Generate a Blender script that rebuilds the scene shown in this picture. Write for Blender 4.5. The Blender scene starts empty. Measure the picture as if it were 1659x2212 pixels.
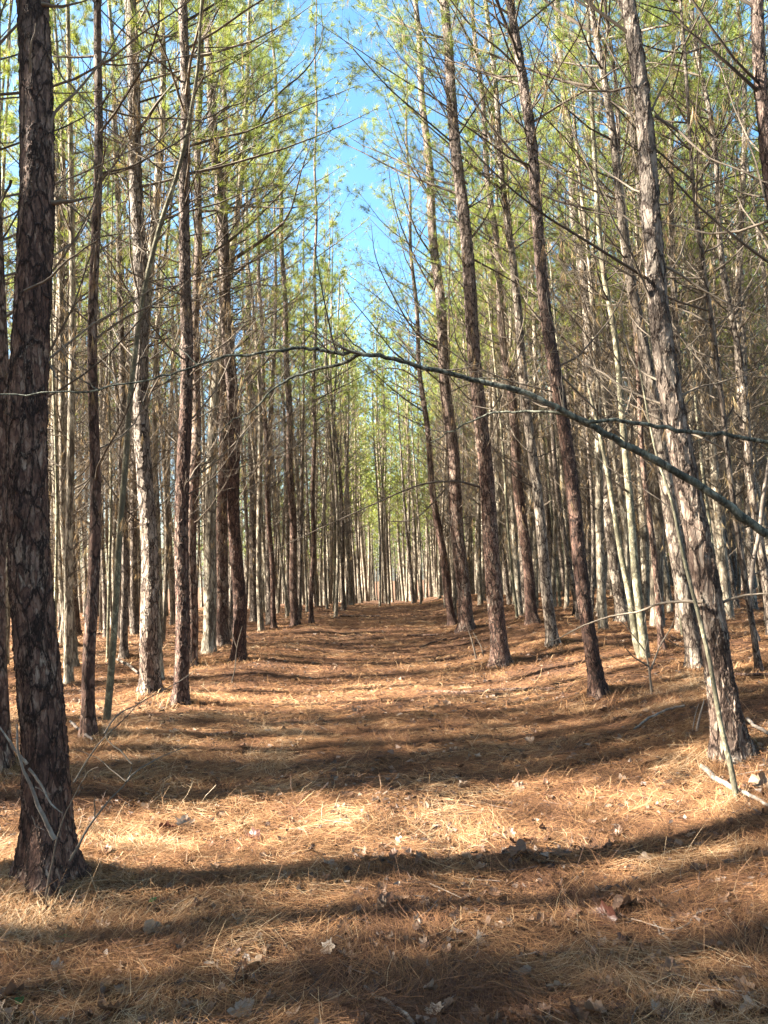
import bpy, math
import numpy as np
from mathutils import Vector, Matrix

sc = bpy.context.scene
COL = sc.collection
R = math.radians
# ---------------------------------------------------------------- camera
CAM_H = 1.6
TILT, ROLL = R(4.7), R(2.0)
FPX, CX, CY = 1597.5, 829.5, 1106.0          # focal length / centre, photo seen 1659 x 2212
cd = bpy.data.cameras.new('camera')
cd.sensor_fit = 'VERTICAL'; cd.sensor_height = 36.0; cd.lens = FPX / 2212 * 36.0
cd.clip_start = 0.05; cd.clip_end = 3000
cam = bpy.data.objects.new('camera', cd); COL.objects.link(cam)
_F = np.array([0, math.cos(TILT), math.sin(TILT)])
_U0 = np.array([0, -math.sin(TILT), math.cos(TILT)])
_R0 = np.array([1.0, 0, 0])
_U = _U0 * math.cos(ROLL) + _R0 * math.sin(ROLL)
_R = _R0 * math.cos(ROLL) - _U0 * math.sin(ROLL)
CAMP = np.array([0, 0, CAM_H])
m = Matrix.Identity(4)
for i in range(3):
    m[i][0] = _R[i]; m[i][1] = _U[i]; m[i][2] = -_F[i]; m[i][3] = CAMP[i]
cam.matrix_world = m
sc.camera = cam

# ---------------------------------------------------------------- sky and sun
SUN_EL, SUN_AZ = R(36), R(6)                # sun to the left, a little behind the camera
to_sun = Vector((-math.cos(SUN_EL) * math.cos(SUN_AZ), -math.cos(SUN_EL) * math.sin(SUN_AZ), math.sin(SUN_EL)))
world = bpy.data.worlds.new('World'); sc.world = world; world.use_nodes = True
wn = world.node_tree.nodes; wl = world.node_tree.links
sky = wn.new('ShaderNodeTexSky'); sky.sky_type = 'NISHITA'; sky.sun_disc = False
sky.sun_elevation = SUN_EL; sky.sun_rotation = math.atan2(to_sun.x, to_sun.y)
sky.air_density = 1.0; sky.dust_density = 2.0; sky.ozone_density = 1.5
hs = wn.new('ShaderNodeHueSaturation'); hs.inputs['Hue'].default_value = .489; hs.inputs['Saturation'].default_value = 1.25
wl.new(sky.outputs[0], hs.inputs['Color']); wl.new(hs.outputs[0], wn['Background'].inputs[0]); wn['Background'].inputs[1].default_value = 0.05
sd = bpy.data.lights.new('sun', 'SUN'); sd.energy = 5.0; sd.angle = R(0.5); sd.color = (1.0, 0.92, 0.78)
sun = bpy.data.objects.new('sun', sd); COL.objects.link(sun)
sun.rotation_euler = to_sun.to_track_quat('Z', 'Y').to_euler()
sc.view_settings.view_transform = 'Standard'; sc.view_settings.look = 'None'
sc.view_settings.exposure = 3.42; sc.view_settings.gamma = 1.0
sc.cycles.max_bounces = 6; sc.cycles.diffuse_bounces = 4; sc.cycles.glossy_bounces = 2
sc.cycles.transmission_bounces = 4; sc.cycles.transparent_max_bounces = 4
sc.cycles.use_denoising = True
sc.cycles.sample_clamp_indirect = 6.0

# ---------------------------------------------------------------- noise and terrain
def _hash(ix, iy, seed):
    n = (ix.astype(np.int64) * 374761393 + iy.astype(np.int64) * 668265263 + seed * 2147483647) & 0xffffffff
    n = ((n ^ (n >> 13)) * 1274126177) & 0xffffffff
    return ((n ^ (n >> 16)) & 0xffff) / 65535.0
def vnoise(x, y, seed=0):
    x = np.asarray(x, float); y = np.asarray(y, float)
    ix, iy = np.floor(x), np.floor(y); fx, fy = x - ix, y - iy
    fx = fx * fx * (3 - 2 * fx); fy = fy * fy * (3 - 2 * fy)
    a = _hash(ix, iy, seed); b = _hash(ix + 1, iy, seed); c = _hash(ix, iy + 1, seed); d = _hash(ix + 1, iy + 1, seed)
    return (a * (1 - fx) + b * fx) * (1 - fy) + (c * (1 - fx) + d * fx) * fy - 0.5
def sstep(a, b, t):
    t = np.clip((t - a) / (b - a), 0, 1); return t * t * (3 - 2 * t)
def path_c(y):
    return 0.019 * np.asarray(y, float) - 0.05
def ground(x, y):
    x = np.asarray(x, float); y = np.asarray(y, float); u = x - path_c(y)
    h = 0.33 * sstep(0.9, 3.4, u) + 0.010 * np.clip(u - 3, 0, 40) + 0.10 * sstep(1.3, 2.4, -u)
    h = h - 0.022 * np.maximum(0, y - 34) - 0.0004 * np.clip(y - 34, 0, 60) ** 2 * 0.6
    h = h + 0.09 * vnoise(x / 2.1, y / 2.6, 3) + 0.05 * vnoise(x / .75, y / .9, 5) + 0.028 * vnoise(x / .28, y / .3, 7)
    h = h + 0.012 * vnoise(x / .1, y / .1, 9) * (np.hypot(x, y) < 25)
    for hx, hy, hr in HEAPS:                 # straw and flakes heaped round the feet of the near pines
        h = h + .075 * np.exp(-((x - hx) ** 2 + (y - hy) ** 2) / (hr * 1.9) ** 2)
    return h
HEAPS = []
def gz(x, y): return float(ground(x, y))
def ray(u, v):
    d = _F * FPX + _R * (u - CX) - _U * (v - CY)
    return d / d[1]                          # scaled so that y advances by one
def at(u, v, depth):                         # point seen at a photo position, at that distance ahead
    return CAMP + ray(u, v) * depth
def on_ground(u, v):
    d = ray(u, v); y = 1.0
    for i in range(4000):
        p = CAMP + d * y
        if p[2] <= gz(p[0], p[1]): break
        y += 0.01 + y * 0.0015
    return np.array([p[0], p[1], gz(p[0], p[1])])

# ---------------------------------------------------------------- mesh building
class MB:
    def __init__(s): s.V = []; s.F3 = []; s.F4 = []; s.M3 = []; s.M4 = []; s.A = []; s.n = 0
    def add(s, V, F, mat=0, rnd=0.5):
        V = np.asarray(V, np.float32); F = np.asarray(F, np.int64) + s.n
        s.V.append(V); s.A.append(np.broadcast_to(np.float32(rnd), (len(V),)) if np.ndim(rnd) == 0 else np.asarray(rnd, np.float32))
        if F.shape[1] == 3: s.F3.append(F); s.M3.append(np.full(len(F), mat))
        else: s.F4.append(F); s.M4.append(np.full(len(F), mat))
        s.n += len(V)
    def tube(s, P, rad, seg=5, mat=0, rnd=0.5, prof=None):
        P = np.asarray(P, float); n = len(P); rad = np.broadcast_to(np.asarray(rad, float), (n,))
        T = np.gradient(P, axis=0); T /= np.linalg.norm(T, axis=1, keepdims=True) + 1e-9
        mean = P[-1] - P[0]
        ref = np.array([1.0, 0, 0]) if abs(mean[2]) > 0.7 * np.linalg.norm(mean) else np.array([0, 0, 1.0])
        A = np.cross(T, ref); A /= np.linalg.norm(A, axis=1, keepdims=True) + 1e-9
        B = np.cross(T, A)
        th = np.linspace(0, 2 * np.pi, seg, endpoint=False)
        rr = rad[:, None] * (np.ones((1, seg)) if prof is None else prof)
        V = P[:, None] + (np.cos(th)[None, :, None] * A[:, None] + np.sin(th)[None, :, None] * B[:, None]) * rr[..., None]
        i = np.arange(n - 1)[:, None] * seg; j = np.arange(seg)[None]; k = (j + 1) % seg
        F = np.stack([i + j, i + seg + j, i + seg + k, i + k], -1).reshape(-1, 4)
        s.add(V.reshape(-1, 3), F, mat, rnd)
        if rad[-1] > 0.004:
            c = (n - 1) * seg; s.add(np.vstack([V[-1], P[-1:] + T[-1:] * rad[-1] * .3]), [[a, (a + 1) % seg, seg] for a in range(seg)], mat, rnd)
    def needles(s, P, A, k, L, w, rng, mat=0, spread=(15, 75), back=0.06, droop=0.15, rnd=None):
        n = len(P)
        if n == 0: return
        P = np.repeat(np.asarray(P, float), k, 0); A = np.repeat(np.asarray(A, float), k, 0)
        A /= np.linalg.norm(A, axis=1, keepdims=True) + 1e-9
        q = rng.normal(size=P.shape); q -= (q * A).sum(1, keepdims=True) * A; q /= np.linalg.norm(q, axis=1, keepdims=True) + 1e-9
        t = np.radians(rng.uniform(spread[0], spread[1], len(P)))[:, None]
        D = A * np.cos(t) + q * np.sin(t); D[:, 2] -= droop; D /= np.linalg.norm(D, axis=1, keepdims=True)
        S = np.cross(D, rng.normal(size=P.shape)); S /= np.linalg.norm(S, axis=1, keepdims=True) + 1e-9
        P = P - A * rng.uniform(0, back, len(P))[:, None]
        ln = rng.uniform(.7, 1.1, len(P))[:, None] * L
        V = np.stack([P - S * w / 2, P + S * w / 2, P + D * ln], 1).reshape(-1, 3)
        F = np.arange(len(V)).reshape(-1, 3)
        c = rng.uniform(0, 1, n) if rnd is None else np.full(n, rnd)
        s.add(V, F, mat, np.repeat(c, 3 * k))
    def mesh(s, name, mats, smooth=True):
        me = bpy.data.meshes.new(name)
        V = np.concatenate(s.V); F3 = np.concatenate(s.F3) if s.F3 else np.zeros((0, 3), int); F4 = np.concatenate(s.F4) if s.F4 else np.zeros((0, 4), int)
        loops = np.concatenate([F3.ravel(), F4.ravel()]).astype(np.int32)
        ls = np.concatenate([np.arange(len(F3)) * 3, len(F3) * 3 + np.arange(len(F4)) * 4]).astype(np.int32)
        me.vertices.add(len(V)); me.loops.add(len(loops)); me.polygons.add(len(ls))
        me.vertices.foreach_set('co', V.ravel()); me.loops.foreach_set('vertex_index', loops)
        me.polygons.foreach_set('loop_start', ls)
        mi = np.concatenate((s.M3 or [np.zeros(0, int)]) + (s.M4 or [])).astype(np.int32)
        me.polygons.foreach_set('material_index', mi)
        me.polygons.foreach_set('use_smooth', np.full(len(ls), smooth))
        a = me.attributes.new('tone', 'FLOAT', 'POINT'); a.data.foreach_set('value', np.concatenate(s.A).astype(np.float32))
        for mt in (mats if isinstance(mats, (list, tuple)) else [mats]): me.materials.append(mt)
        me.update(calc_edges=True)
        return me
    def obj(s, name, mats, parent=None, smooth=True, loc=None):
        o = bpy.data.objects.new(name, s.mesh(name, mats, smooth)); COL.objects.link(o)
        if parent is not None: o.parent = parent
        if loc is not None: o.location = loc
        return o
def tag(o, label, cat, group=None, kind=None):
    if label: o['label'] = label
    if cat: o['category'] = cat
    if group: o['group'] = group
    if kind: o['kind'] = kind
    return o
def thing(name, loc, label, cat, group=None):
    o = bpy.data.objects.new(name, None); COL.objects.link(o); o.location = Vector([float(q) for q in loc])
    return tag(o, label, cat, group)

# ---------------------------------------------------------------- materials
def new_mat(name):
    mt = bpy.data.materials.new(name); mt.use_nodes = True; nt = mt.node_tree
    return mt, nt, nt.nodes, nt.links, nt.nodes['Principled BSDF'], nt.nodes['Material Output']
def ramp(nd, stops):
    r = nd.new('ShaderNodeValToRGB'); e = r.color_ramp.elements
    e[0].position, e[0].color = stops[0][0], (*stops[0][1], 1); e[1].position, e[1].color = stops[-1][0], (*stops[-1][1], 1)
    for p, c in stops[1:-1]: q = e.new(p); q.color = (*c, 1)
    return r
def mathn(nd, lk, op, a, b=None, c=None):
    n = nd.new('ShaderNodeMath'); n.operation = op
    for i, q in enumerate((a, b, c)):
        if q is None: continue
        if isinstance(q, (int, float)): n.inputs[i].default_value = q
        else: lk.new(q, n.inputs[i])
    return n.outputs[0]
def mixc(nd, lk, f, a, b, mode='MIX'):
    n = nd.new('ShaderNodeMix'); n.data_type = 'RGBA'; n.blend_type = mode
    for s_, q in ((n.inputs[0], f), (n.inputs[6], a), (n.inputs[7], b)):
        if isinstance(q, (int, float)): s_.default_value = q
        elif isinstance(q, tuple): s_.default_value = (*q, 1)
        else: lk.new(q, s_)
    return n.outputs[2]

def bark(name, plates, crack, scale=26, stretch=.36, disp=0.012, real=False, top=None, warp=.5):
    mt, nt, nd, lk, bs, out = new_mat(name)
    tc = nd.new('ShaderNodeTexCoord'); oi = nd.new('ShaderNodeObjectInfo')
    mp = nd.new('ShaderNodeMapping'); mp.inputs['Scale'].default_value = (1, 1, stretch); lk.new(tc.outputs['Object'], mp.inputs[0])
    off = nd.new('ShaderNodeVectorMath'); off.operation = 'SCALE'; lk.new(mp.outputs[0], off.inputs[0]); off.inputs['Scale'].default_value = scale
    nz = nd.new('ShaderNodeTexNoise'); nz.inputs['Scale'].default_value = .55; nz.inputs['Detail'].default_value = 4; lk.new(off.outputs[0], nz.inputs['Vector'])
    sub = nd.new('ShaderNodeVectorMath'); sub.operation = 'SUBTRACT'; lk.new(nz.outputs['Color'], sub.inputs[0]); sub.inputs[1].default_value = (.5, .5, .5)
    scl = nd.new('ShaderNodeVectorMath'); scl.operation = 'SCALE'; lk.new(sub.outputs[0], scl.inputs[0]); scl.inputs['Scale'].default_value = warp * 4
    add = nd.new('ShaderNodeVectorMath'); lk.new(off.outputs[0], add.inputs[0]); lk.new(scl.outputs[0], add.inputs[1])
    vo = nd.new('ShaderNodeTexVoronoi'); vo.feature = 'DISTANCE_TO_EDGE'; vo.inputs['Scale'].default_value = 1; lk.new(add.outputs[0], vo.inputs['Vector'])
    vc = nd.new('ShaderNodeTexVoronoi'); vc.feature = 'F1'; vc.inputs['Scale'].default_value = 1; lk.new(add.outputs[0], vc.inputs['Vector'])
    v2 = nd.new('ShaderNodeTexVoronoi'); v2.feature = 'F1'; v2.inputs['Scale'].default_value = 2.3; lk.new(add.outputs[0], v2.inputs['Vector'])
    fn = nd.new('ShaderNodeTexNoise'); fn.inputs['Scale'].default_value = 3.5; fn.inputs['Detail'].default_value = 6; lk.new(off.outputs[0], fn.inputs['Vector'])
    big = nd.new('ShaderNodeTexNoise'); big.inputs['Scale'].default_value = 2.2; big.inputs['Detail'].default_value = 3; lk.new(tc.outputs['Object'], big.inputs['Vector'])
    wn_ = nd.new('ShaderNodeTexNoise'); wn_.inputs['Scale'].default_value = .8; wn_.inputs['Detail'].default_value = 3; lk.new(off.outputs[0], wn_.inputs['Vector'])
    wd = mathn(nd, lk, 'MAXIMUM', mathn(nd, lk, 'MULTIPLY', mathn(nd, lk, 'SUBTRACT', wn_.outputs['Fac'], .36), 1.1), .008)
    rag = mathn(nd, lk, 'ADD', vo.outputs['Distance'], mathn(nd, lk, 'MULTIPLY', mathn(nd, lk, 'SUBTRACT', fn.outputs['Fac'], .5), .16))
    mr = nd.new('ShaderNodeMapRange'); mr.inputs[1].default_value = 0.0; mr.inputs[2].default_value = 1.0; mr.interpolation_type = 'SMOOTHSTEP'; lk.new(mathn(nd, lk, 'DIVIDE', rag, wd), mr.inputs[0])
    vb = nd.new('ShaderNodeTexVoronoi'); vb.feature = 'DISTANCE_TO_EDGE'; vb.inputs['Scale'].default_value = .42; lk.new(add.outputs[0], vb.inputs['Vector'])
    vbr = mathn(nd, lk, 'ADD', vb.outputs['Distance'], mathn(nd, lk, 'MULTIPLY', mathn(nd, lk, 'SUBTRACT', fn.outputs['Fac'], .5), .22))
    mb_ = nd.new('ShaderNodeMapRange'); mb_.inputs[1].default_value = 0.0; mb_.inputs[2].default_value = .11; mb_.interpolation_type = 'SMOOTHSTEP'; lk.new(vbr, mb_.inputs[0])
    sep = nd.new('ShaderNodeSeparateColor'); lk.new(vc.outputs['Color'], sep.inputs[0])
    sep2 = nd.new('ShaderNodeSeparateColor'); lk.new(v2.outputs['Color'], sep2.inputs[0])
    t = mathn(nd, lk, 'ADD', mathn(nd, lk, 'MULTIPLY', sep.outputs[0], .4), mathn(nd, lk, 'MULTIPLY', sep2.outputs[0], .25))
    t = mathn(nd, lk, 'ADD', t, mathn(nd, lk, 'MULTIPLY', mathn(nd, lk, 'SUBTRACT', big.outputs['Fac'], .5), 1.1))
    t = mathn(nd, lk, 'ADD', t, mathn(nd, lk, 'MULTIPLY', mathn(nd, lk, 'SUBTRACT', fn.outputs['Fac'], .35), .55))
    t = mathn(nd, lk, 'ADD', t, mathn(nd, lk, 'MULTIPLY', mathn(nd, lk, 'SUBTRACT', oi.outputs['Random'], .5), .3))
    rp = ramp(nd, plates); lk.new(t, rp.inputs[0]); col = rp.outputs[0]
    if top:                                   # thinner, paler bark higher up the stem
        sx = nd.new('ShaderNodeSeparateXYZ'); lk.new(tc.outputs['Object'], sx.inputs[0])
        m2 = nd.new('ShaderNodeMapRange'); m2.inputs[1].default_value = top[0]; m2.inputs[2].default_value = top[1]; m2.inputs[4].default_value = top[2]; lk.new(sx.outputs[2], m2.inputs[0])
        col = mixc(nd, lk, m2.outputs[0], col, top[3])
    col = mixc(nd, lk, mathn(nd, lk, 'MULTIPLY_ADD', mr.outputs[0], .62, .38), crack, col)
    col = mixc(nd, lk, mb_.outputs[0], crack, col)
    lk.new(col, bs.inputs['Base Color']); bs.inputs['Roughness'].default_value = .85; bs.inputs['Specular IOR Level'].default_value = .25
    hgt = mathn(nd, lk, 'ADD', mathn(nd, lk, 'ADD', mathn(nd, lk, 'MULTIPLY', mr.outputs[0], .22), mathn(nd, lk, 'MULTIPLY', mb_.outputs[0], .5)), mathn(nd, lk, 'MULTIPLY', sep.outputs[1], .25))
    hgt = mathn(nd, lk, 'ADD', hgt, mathn(nd, lk, 'MULTIPLY', sep2.outputs[1], .12))
    hgt = mathn(nd, lk, 'ADD', hgt, mathn(nd, lk, 'MULTIPLY', fn.outputs['Fac'], .2))
    if real:
        dp = nd.new('ShaderNodeDisplacement'); dp.inputs['Scale'].default_value = disp; dp.inputs['Midlevel'].default_value = .6
        lk.new(hgt, dp.inputs['Height']); lk.new(dp.outputs[0], out.inputs['Displacement'])
        try: mt.displacement_method = 'BOTH'
        except Exception: mt.cycles.displacement_method = 'BOTH'
    else:
        bp = nd.new('ShaderNodeBump'); bp.inputs['Strength'].default_value = .9; bp.inputs['Distance'].default_value = disp
        lk.new(hgt, bp.inputs['Height']); lk.new(bp.outputs[0], bs.inputs['Normal'])
    return mt
PL_RED = [(.1, (.055, .030, .024)), (.38, (.135, .074, .054)), (.6, (.21, .142, .108)), (.85, (.33, .27, .215))]
PL_SUNLIT = [(.1, (.07, .045, .035)), (.35, (.17, .12, .092)), (.6, (.30, .24, .19)), (.85, (.46, .40, .33))]
PL_GRY = [(.15, (.09, .07, .055)), (.4, (.19, .15, .12)), (.62, (.29, .24, .19)), (.9, (.42, .37, .30))]
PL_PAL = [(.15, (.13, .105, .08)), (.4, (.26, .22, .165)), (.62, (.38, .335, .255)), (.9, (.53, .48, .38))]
M = {}
M['bark_near'] = bark('pine_bark_deep', PL_RED, (.018, .011, .009), 40, .30, .014, True, (3.2, 6.5, .7, (.23, .19, .165)))
M['bark_sunlit'] = bark('pine_bark_sunlit', PL_SUNLIT, (.02, .012, .009), 30, .30, .016, True, (1.3, 3.6, .82, (.20, .17, .145)))  # cream plates paint sunlight into the bark, fading out up the stem
M['bark'] = bark('pine_bark', PL_GRY, (.028, .018, .014), 26, .34, .014, False, (3, 8, .6, (.24, .21, .175)))
M['bark_red'] = bark('pine_bark_red', PL_RED, (.026, .015, .011), 26, .34, .014, False, (3, 8, .6, (.22, .18, .15)))
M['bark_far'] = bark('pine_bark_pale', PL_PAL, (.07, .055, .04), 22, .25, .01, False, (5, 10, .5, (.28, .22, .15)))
M['smooth'] = bark('smooth_sapling_bark', [(.2, (.10, .09, .06)), (.42, (.20, .185, .12)), (.6, (.31, .29, .20)), (.9, (.42, .40, .30))], (.09, .08, .055), 20, .6, .004)
M['limb_green'] = bark('smooth_limb_bark', [(.15, (.055, .058, .046)), (.45, (.13, .135, .105)), (.75, (.25, .25, .195))], (.035, .037, .03), 30, .5, .004)
M['deadwood'] = bark('weathered_wood', [(.1, (.11, .09, .075)), (.5, (.22, .19, .16)), (.9, (.36, .33, .28))], (.15, .12, .1), 20, .5, .003)

def twig_mat(name, c0, c1):
    mt, nt, nd, lk, bs, out = new_mat(name)
    at_ = nd.new('ShaderNodeAttribute'); at_.attribute_name = 'tone'
    tc = nd.new('ShaderNodeTexCoord'); nz = nd.new('ShaderNodeTexNoise'); nz.inputs['Scale'].default_value = 9; nz.inputs['Detail'].default_value = 4
    lk.new(tc.outputs['Object'], nz.inputs['Vector'])
    f = mathn(nd, lk, 'ADD', mathn(nd, lk, 'MULTIPLY', at_.outputs['Fac'], .7), mathn(nd, lk, 'SUBTRACT', nz.outputs['Fac'], .35))
    lk.new(mixc(nd, lk, f, c0, c1), bs.inputs['Base Color']); bs.inputs['Roughness'].default_value = .85; bs.inputs['Specular IOR Level'].default_value = .2
    return mt
M['twig'] = twig_mat('dead_twig_bark', (.045, .035, .028), (.19, .155, .12))
def leaf_mat(name, stops, trans=.4, objrand=False, noise=0.0):
    mt, nt, nd, lk, bs, out = new_mat(name)
    if objrand: f = nd.new('ShaderNodeObjectInfo').outputs['Random']
    else:
        at_ = nd.new('ShaderNodeAttribute'); at_.attribute_name = 'tone'; f = at_.outputs['Fac']
        oi = nd.new('ShaderNodeObjectInfo'); f = mathn(nd, lk, 'ADD', mathn(nd, lk, 'MULTIPLY', f, .8), mathn(nd, lk, 'MULTIPLY', oi.outputs['Random'], .2))
    if noise:
        tc = nd.new('ShaderNodeTexCoord'); nz = nd.new('ShaderNodeTexNoise'); nz.inputs['Scale'].default_value = 35; nz.inputs['Detail'].default_value = 5
        lk.new(tc.outputs['Object'], nz.inputs['Vector'])
        f = mathn(nd, lk, 'ADD', f, mathn(nd, lk, 'MULTIPLY', mathn(nd, lk, 'SUBTRACT', nz.outputs['Fac'], .5), noise))
    rp = ramp(nd, stops); lk.new(f, rp.inputs[0])
    df = nd.new('ShaderNodeBsdfDiffuse'); tr = nd.new('ShaderNodeBsdfTranslucent'); gl = nd.new('ShaderNodeBsdfGlossy'); gl.inputs['Roughness'].default_value = .45
    gl.inputs['Color'].default_value = (.5, .5, .5, 1)
    lk.new(rp.outputs[0], df.inputs[0]); lk.new(rp.outputs[0], tr.inputs[0])
    m1 = nd.new('ShaderNodeMixShader'); m1.inputs[0].default_value = trans; lk.new(df.outputs[0], m1.inputs[1]); lk.new(tr.outputs[0], m1.inputs[2])
    m2 = nd.new('ShaderNodeMixShader'); m2.inputs[0].default_value = .04; lk.new(m1.outputs[0], m2.inputs[1]); lk.new(gl.outputs[0], m2.inputs[2])
    lk.new(m2.outputs[0], out.inputs[0]); nd.remove(bs)
    return mt
M['needle'] = leaf_mat('pine_needles', [(0, (.10, .155, .04)), (.5, (.21, .255, .048)), (.86, (.32, .33, .065)), (.92, (.36, .25, .09)), (1, (.30, .18, .08))], .5)
M['dry'] = leaf_mat('dry_hanging_needles', [(0, (.16, .10, .05)), (.6, (.34, .23, .11)), (1, (.5, .38, .2))], .3)
M['straw'] = leaf_mat('pine_straw', [(0, (.045, .023, .016)), (.25, (.12, .060, .036)), (.5, (.23, .115, .054)), (.75, (.36, .205, .10)), (.9, (.51, .365, .215)), (1, (.40, .35, .28))], .12)
M['leafbrown'] = leaf_mat('dead_leaf', [(0, (.07, .035, .024)), (.35, (.15, .085, .055)), (.65, (.24, .16, .11)), (1, (.36, .28, .21))], .2, True, .35)
M['leafpale'] = leaf_mat('pale_dead_leaf', [(0, (.11, .065, .045)), (1, (.24, .17, .115))], .2, True, .5)
M['leafred'] = leaf_mat('red_brown_dead_leaf', [(0, (.06, .022, .016)), (1, (.13, .055, .04))], .2, True, .4)
M['leafgreen'] = leaf_mat('green_leaf', [(0, (.04, .17, .05)), (1, (.08, .26, .08))], .3, True, .3)
M['char'] = bark('charred_wood', [(.1, (.01, .009, .008)), (.5, (.025, .02, .018)), (.9, (.05, .04, .035))], (.005, .005, .005), 30, .4, .006)

def ground_mat():
    mt, nt, nd, lk, bs, out = new_mat('forest_floor')
    tc = nd.new('ShaderNodeTexCoord'); P = tc.outputs['Object']
    def noise(s, d=5, vec=P, r=.55):
        n = nd.new('ShaderNodeTexNoise'); n.inputs['Scale'].default_value = s; n.inputs['Detail'].default_value = d; n.inputs['Roughness'].default_value = r
        lk.new(vec, n.inputs['Vector']); return n
    # fields of strands lying in three directions
    hs = []
    for k, (ang, sx, sy) in enumerate(((.35, 260, 16), (1.5, 240, 14), (2.5, 250, 17))):
        mp = nd.new('ShaderNodeMapping'); mp.inputs['Rotation'].default_value = (0, 0, ang); mp.inputs['Scale'].default_value = (sx, sy, 1)
        wv = noise(3.0, 2); ad = nd.new('ShaderNodeVectorMath'); ad.operation = 'MULTIPLY_ADD'
        lk.new(wv.outputs['Color'], ad.inputs[0]); ad.inputs[1].default_value = (.12, .12, 0); lk.new(P, ad.inputs[2])
        lk.new(ad.outputs[0], mp.inputs[0]); hs.append(noise(1.0, 1, mp.outputs[0]).outputs['Fac'])
    h = mathn(nd, lk, 'MAXIMUM', mathn(nd, lk, 'MAXIMUM', hs[0], hs[1]), hs[2])
    n1, n2, n3 = noise(.9, 5), noise(7, 6), noise(45, 4)
    t = mathn(nd, lk, 'ADD', mathn(nd, lk, 'MULTIPLY', mathn(nd, lk, 'SUBTRACT', h, .45), 1.7), mathn(nd, lk, 'MULTIPLY', mathn(nd, lk, 'SUBTRACT', n2.outputs['Fac'], .5), .9))
    t = mathn(nd, lk, 'ADD', t, mathn(nd, lk, 'MULTIPLY', mathn(nd, lk, 'SUBTRACT', n1.outputs['Fac'], .5), .9))
    t = mathn(nd, lk, 'ADD', t, mathn(nd, lk, 'MULTIPLY', mathn(nd, lk, 'SUBTRACT', n3.outputs['Fac'], .4), .6))
    rp = ramp(nd, [(0, (.04, .024, .018)), (.3, (.115, .060, .036)), (.6, (.22, .12, .058)), (1, (.34, .23, .125))]); lk.new(t, rp.inputs[0])
    lk.new(rp.outputs[0], bs.inputs['Base Color']); bs.inputs['Roughness'].default_value = .95; bs.inputs['Specular IOR Level'].default_value = .1
    bp = nd.new('ShaderNodeBump'); bp.inputs['Strength'].default_value = .8; bp.inputs['Distance'].default_value = .02
    lk.new(t, bp.inputs['Height']); lk.new(bp.outputs[0], bs.inputs['Normal'])
    return mt

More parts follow.
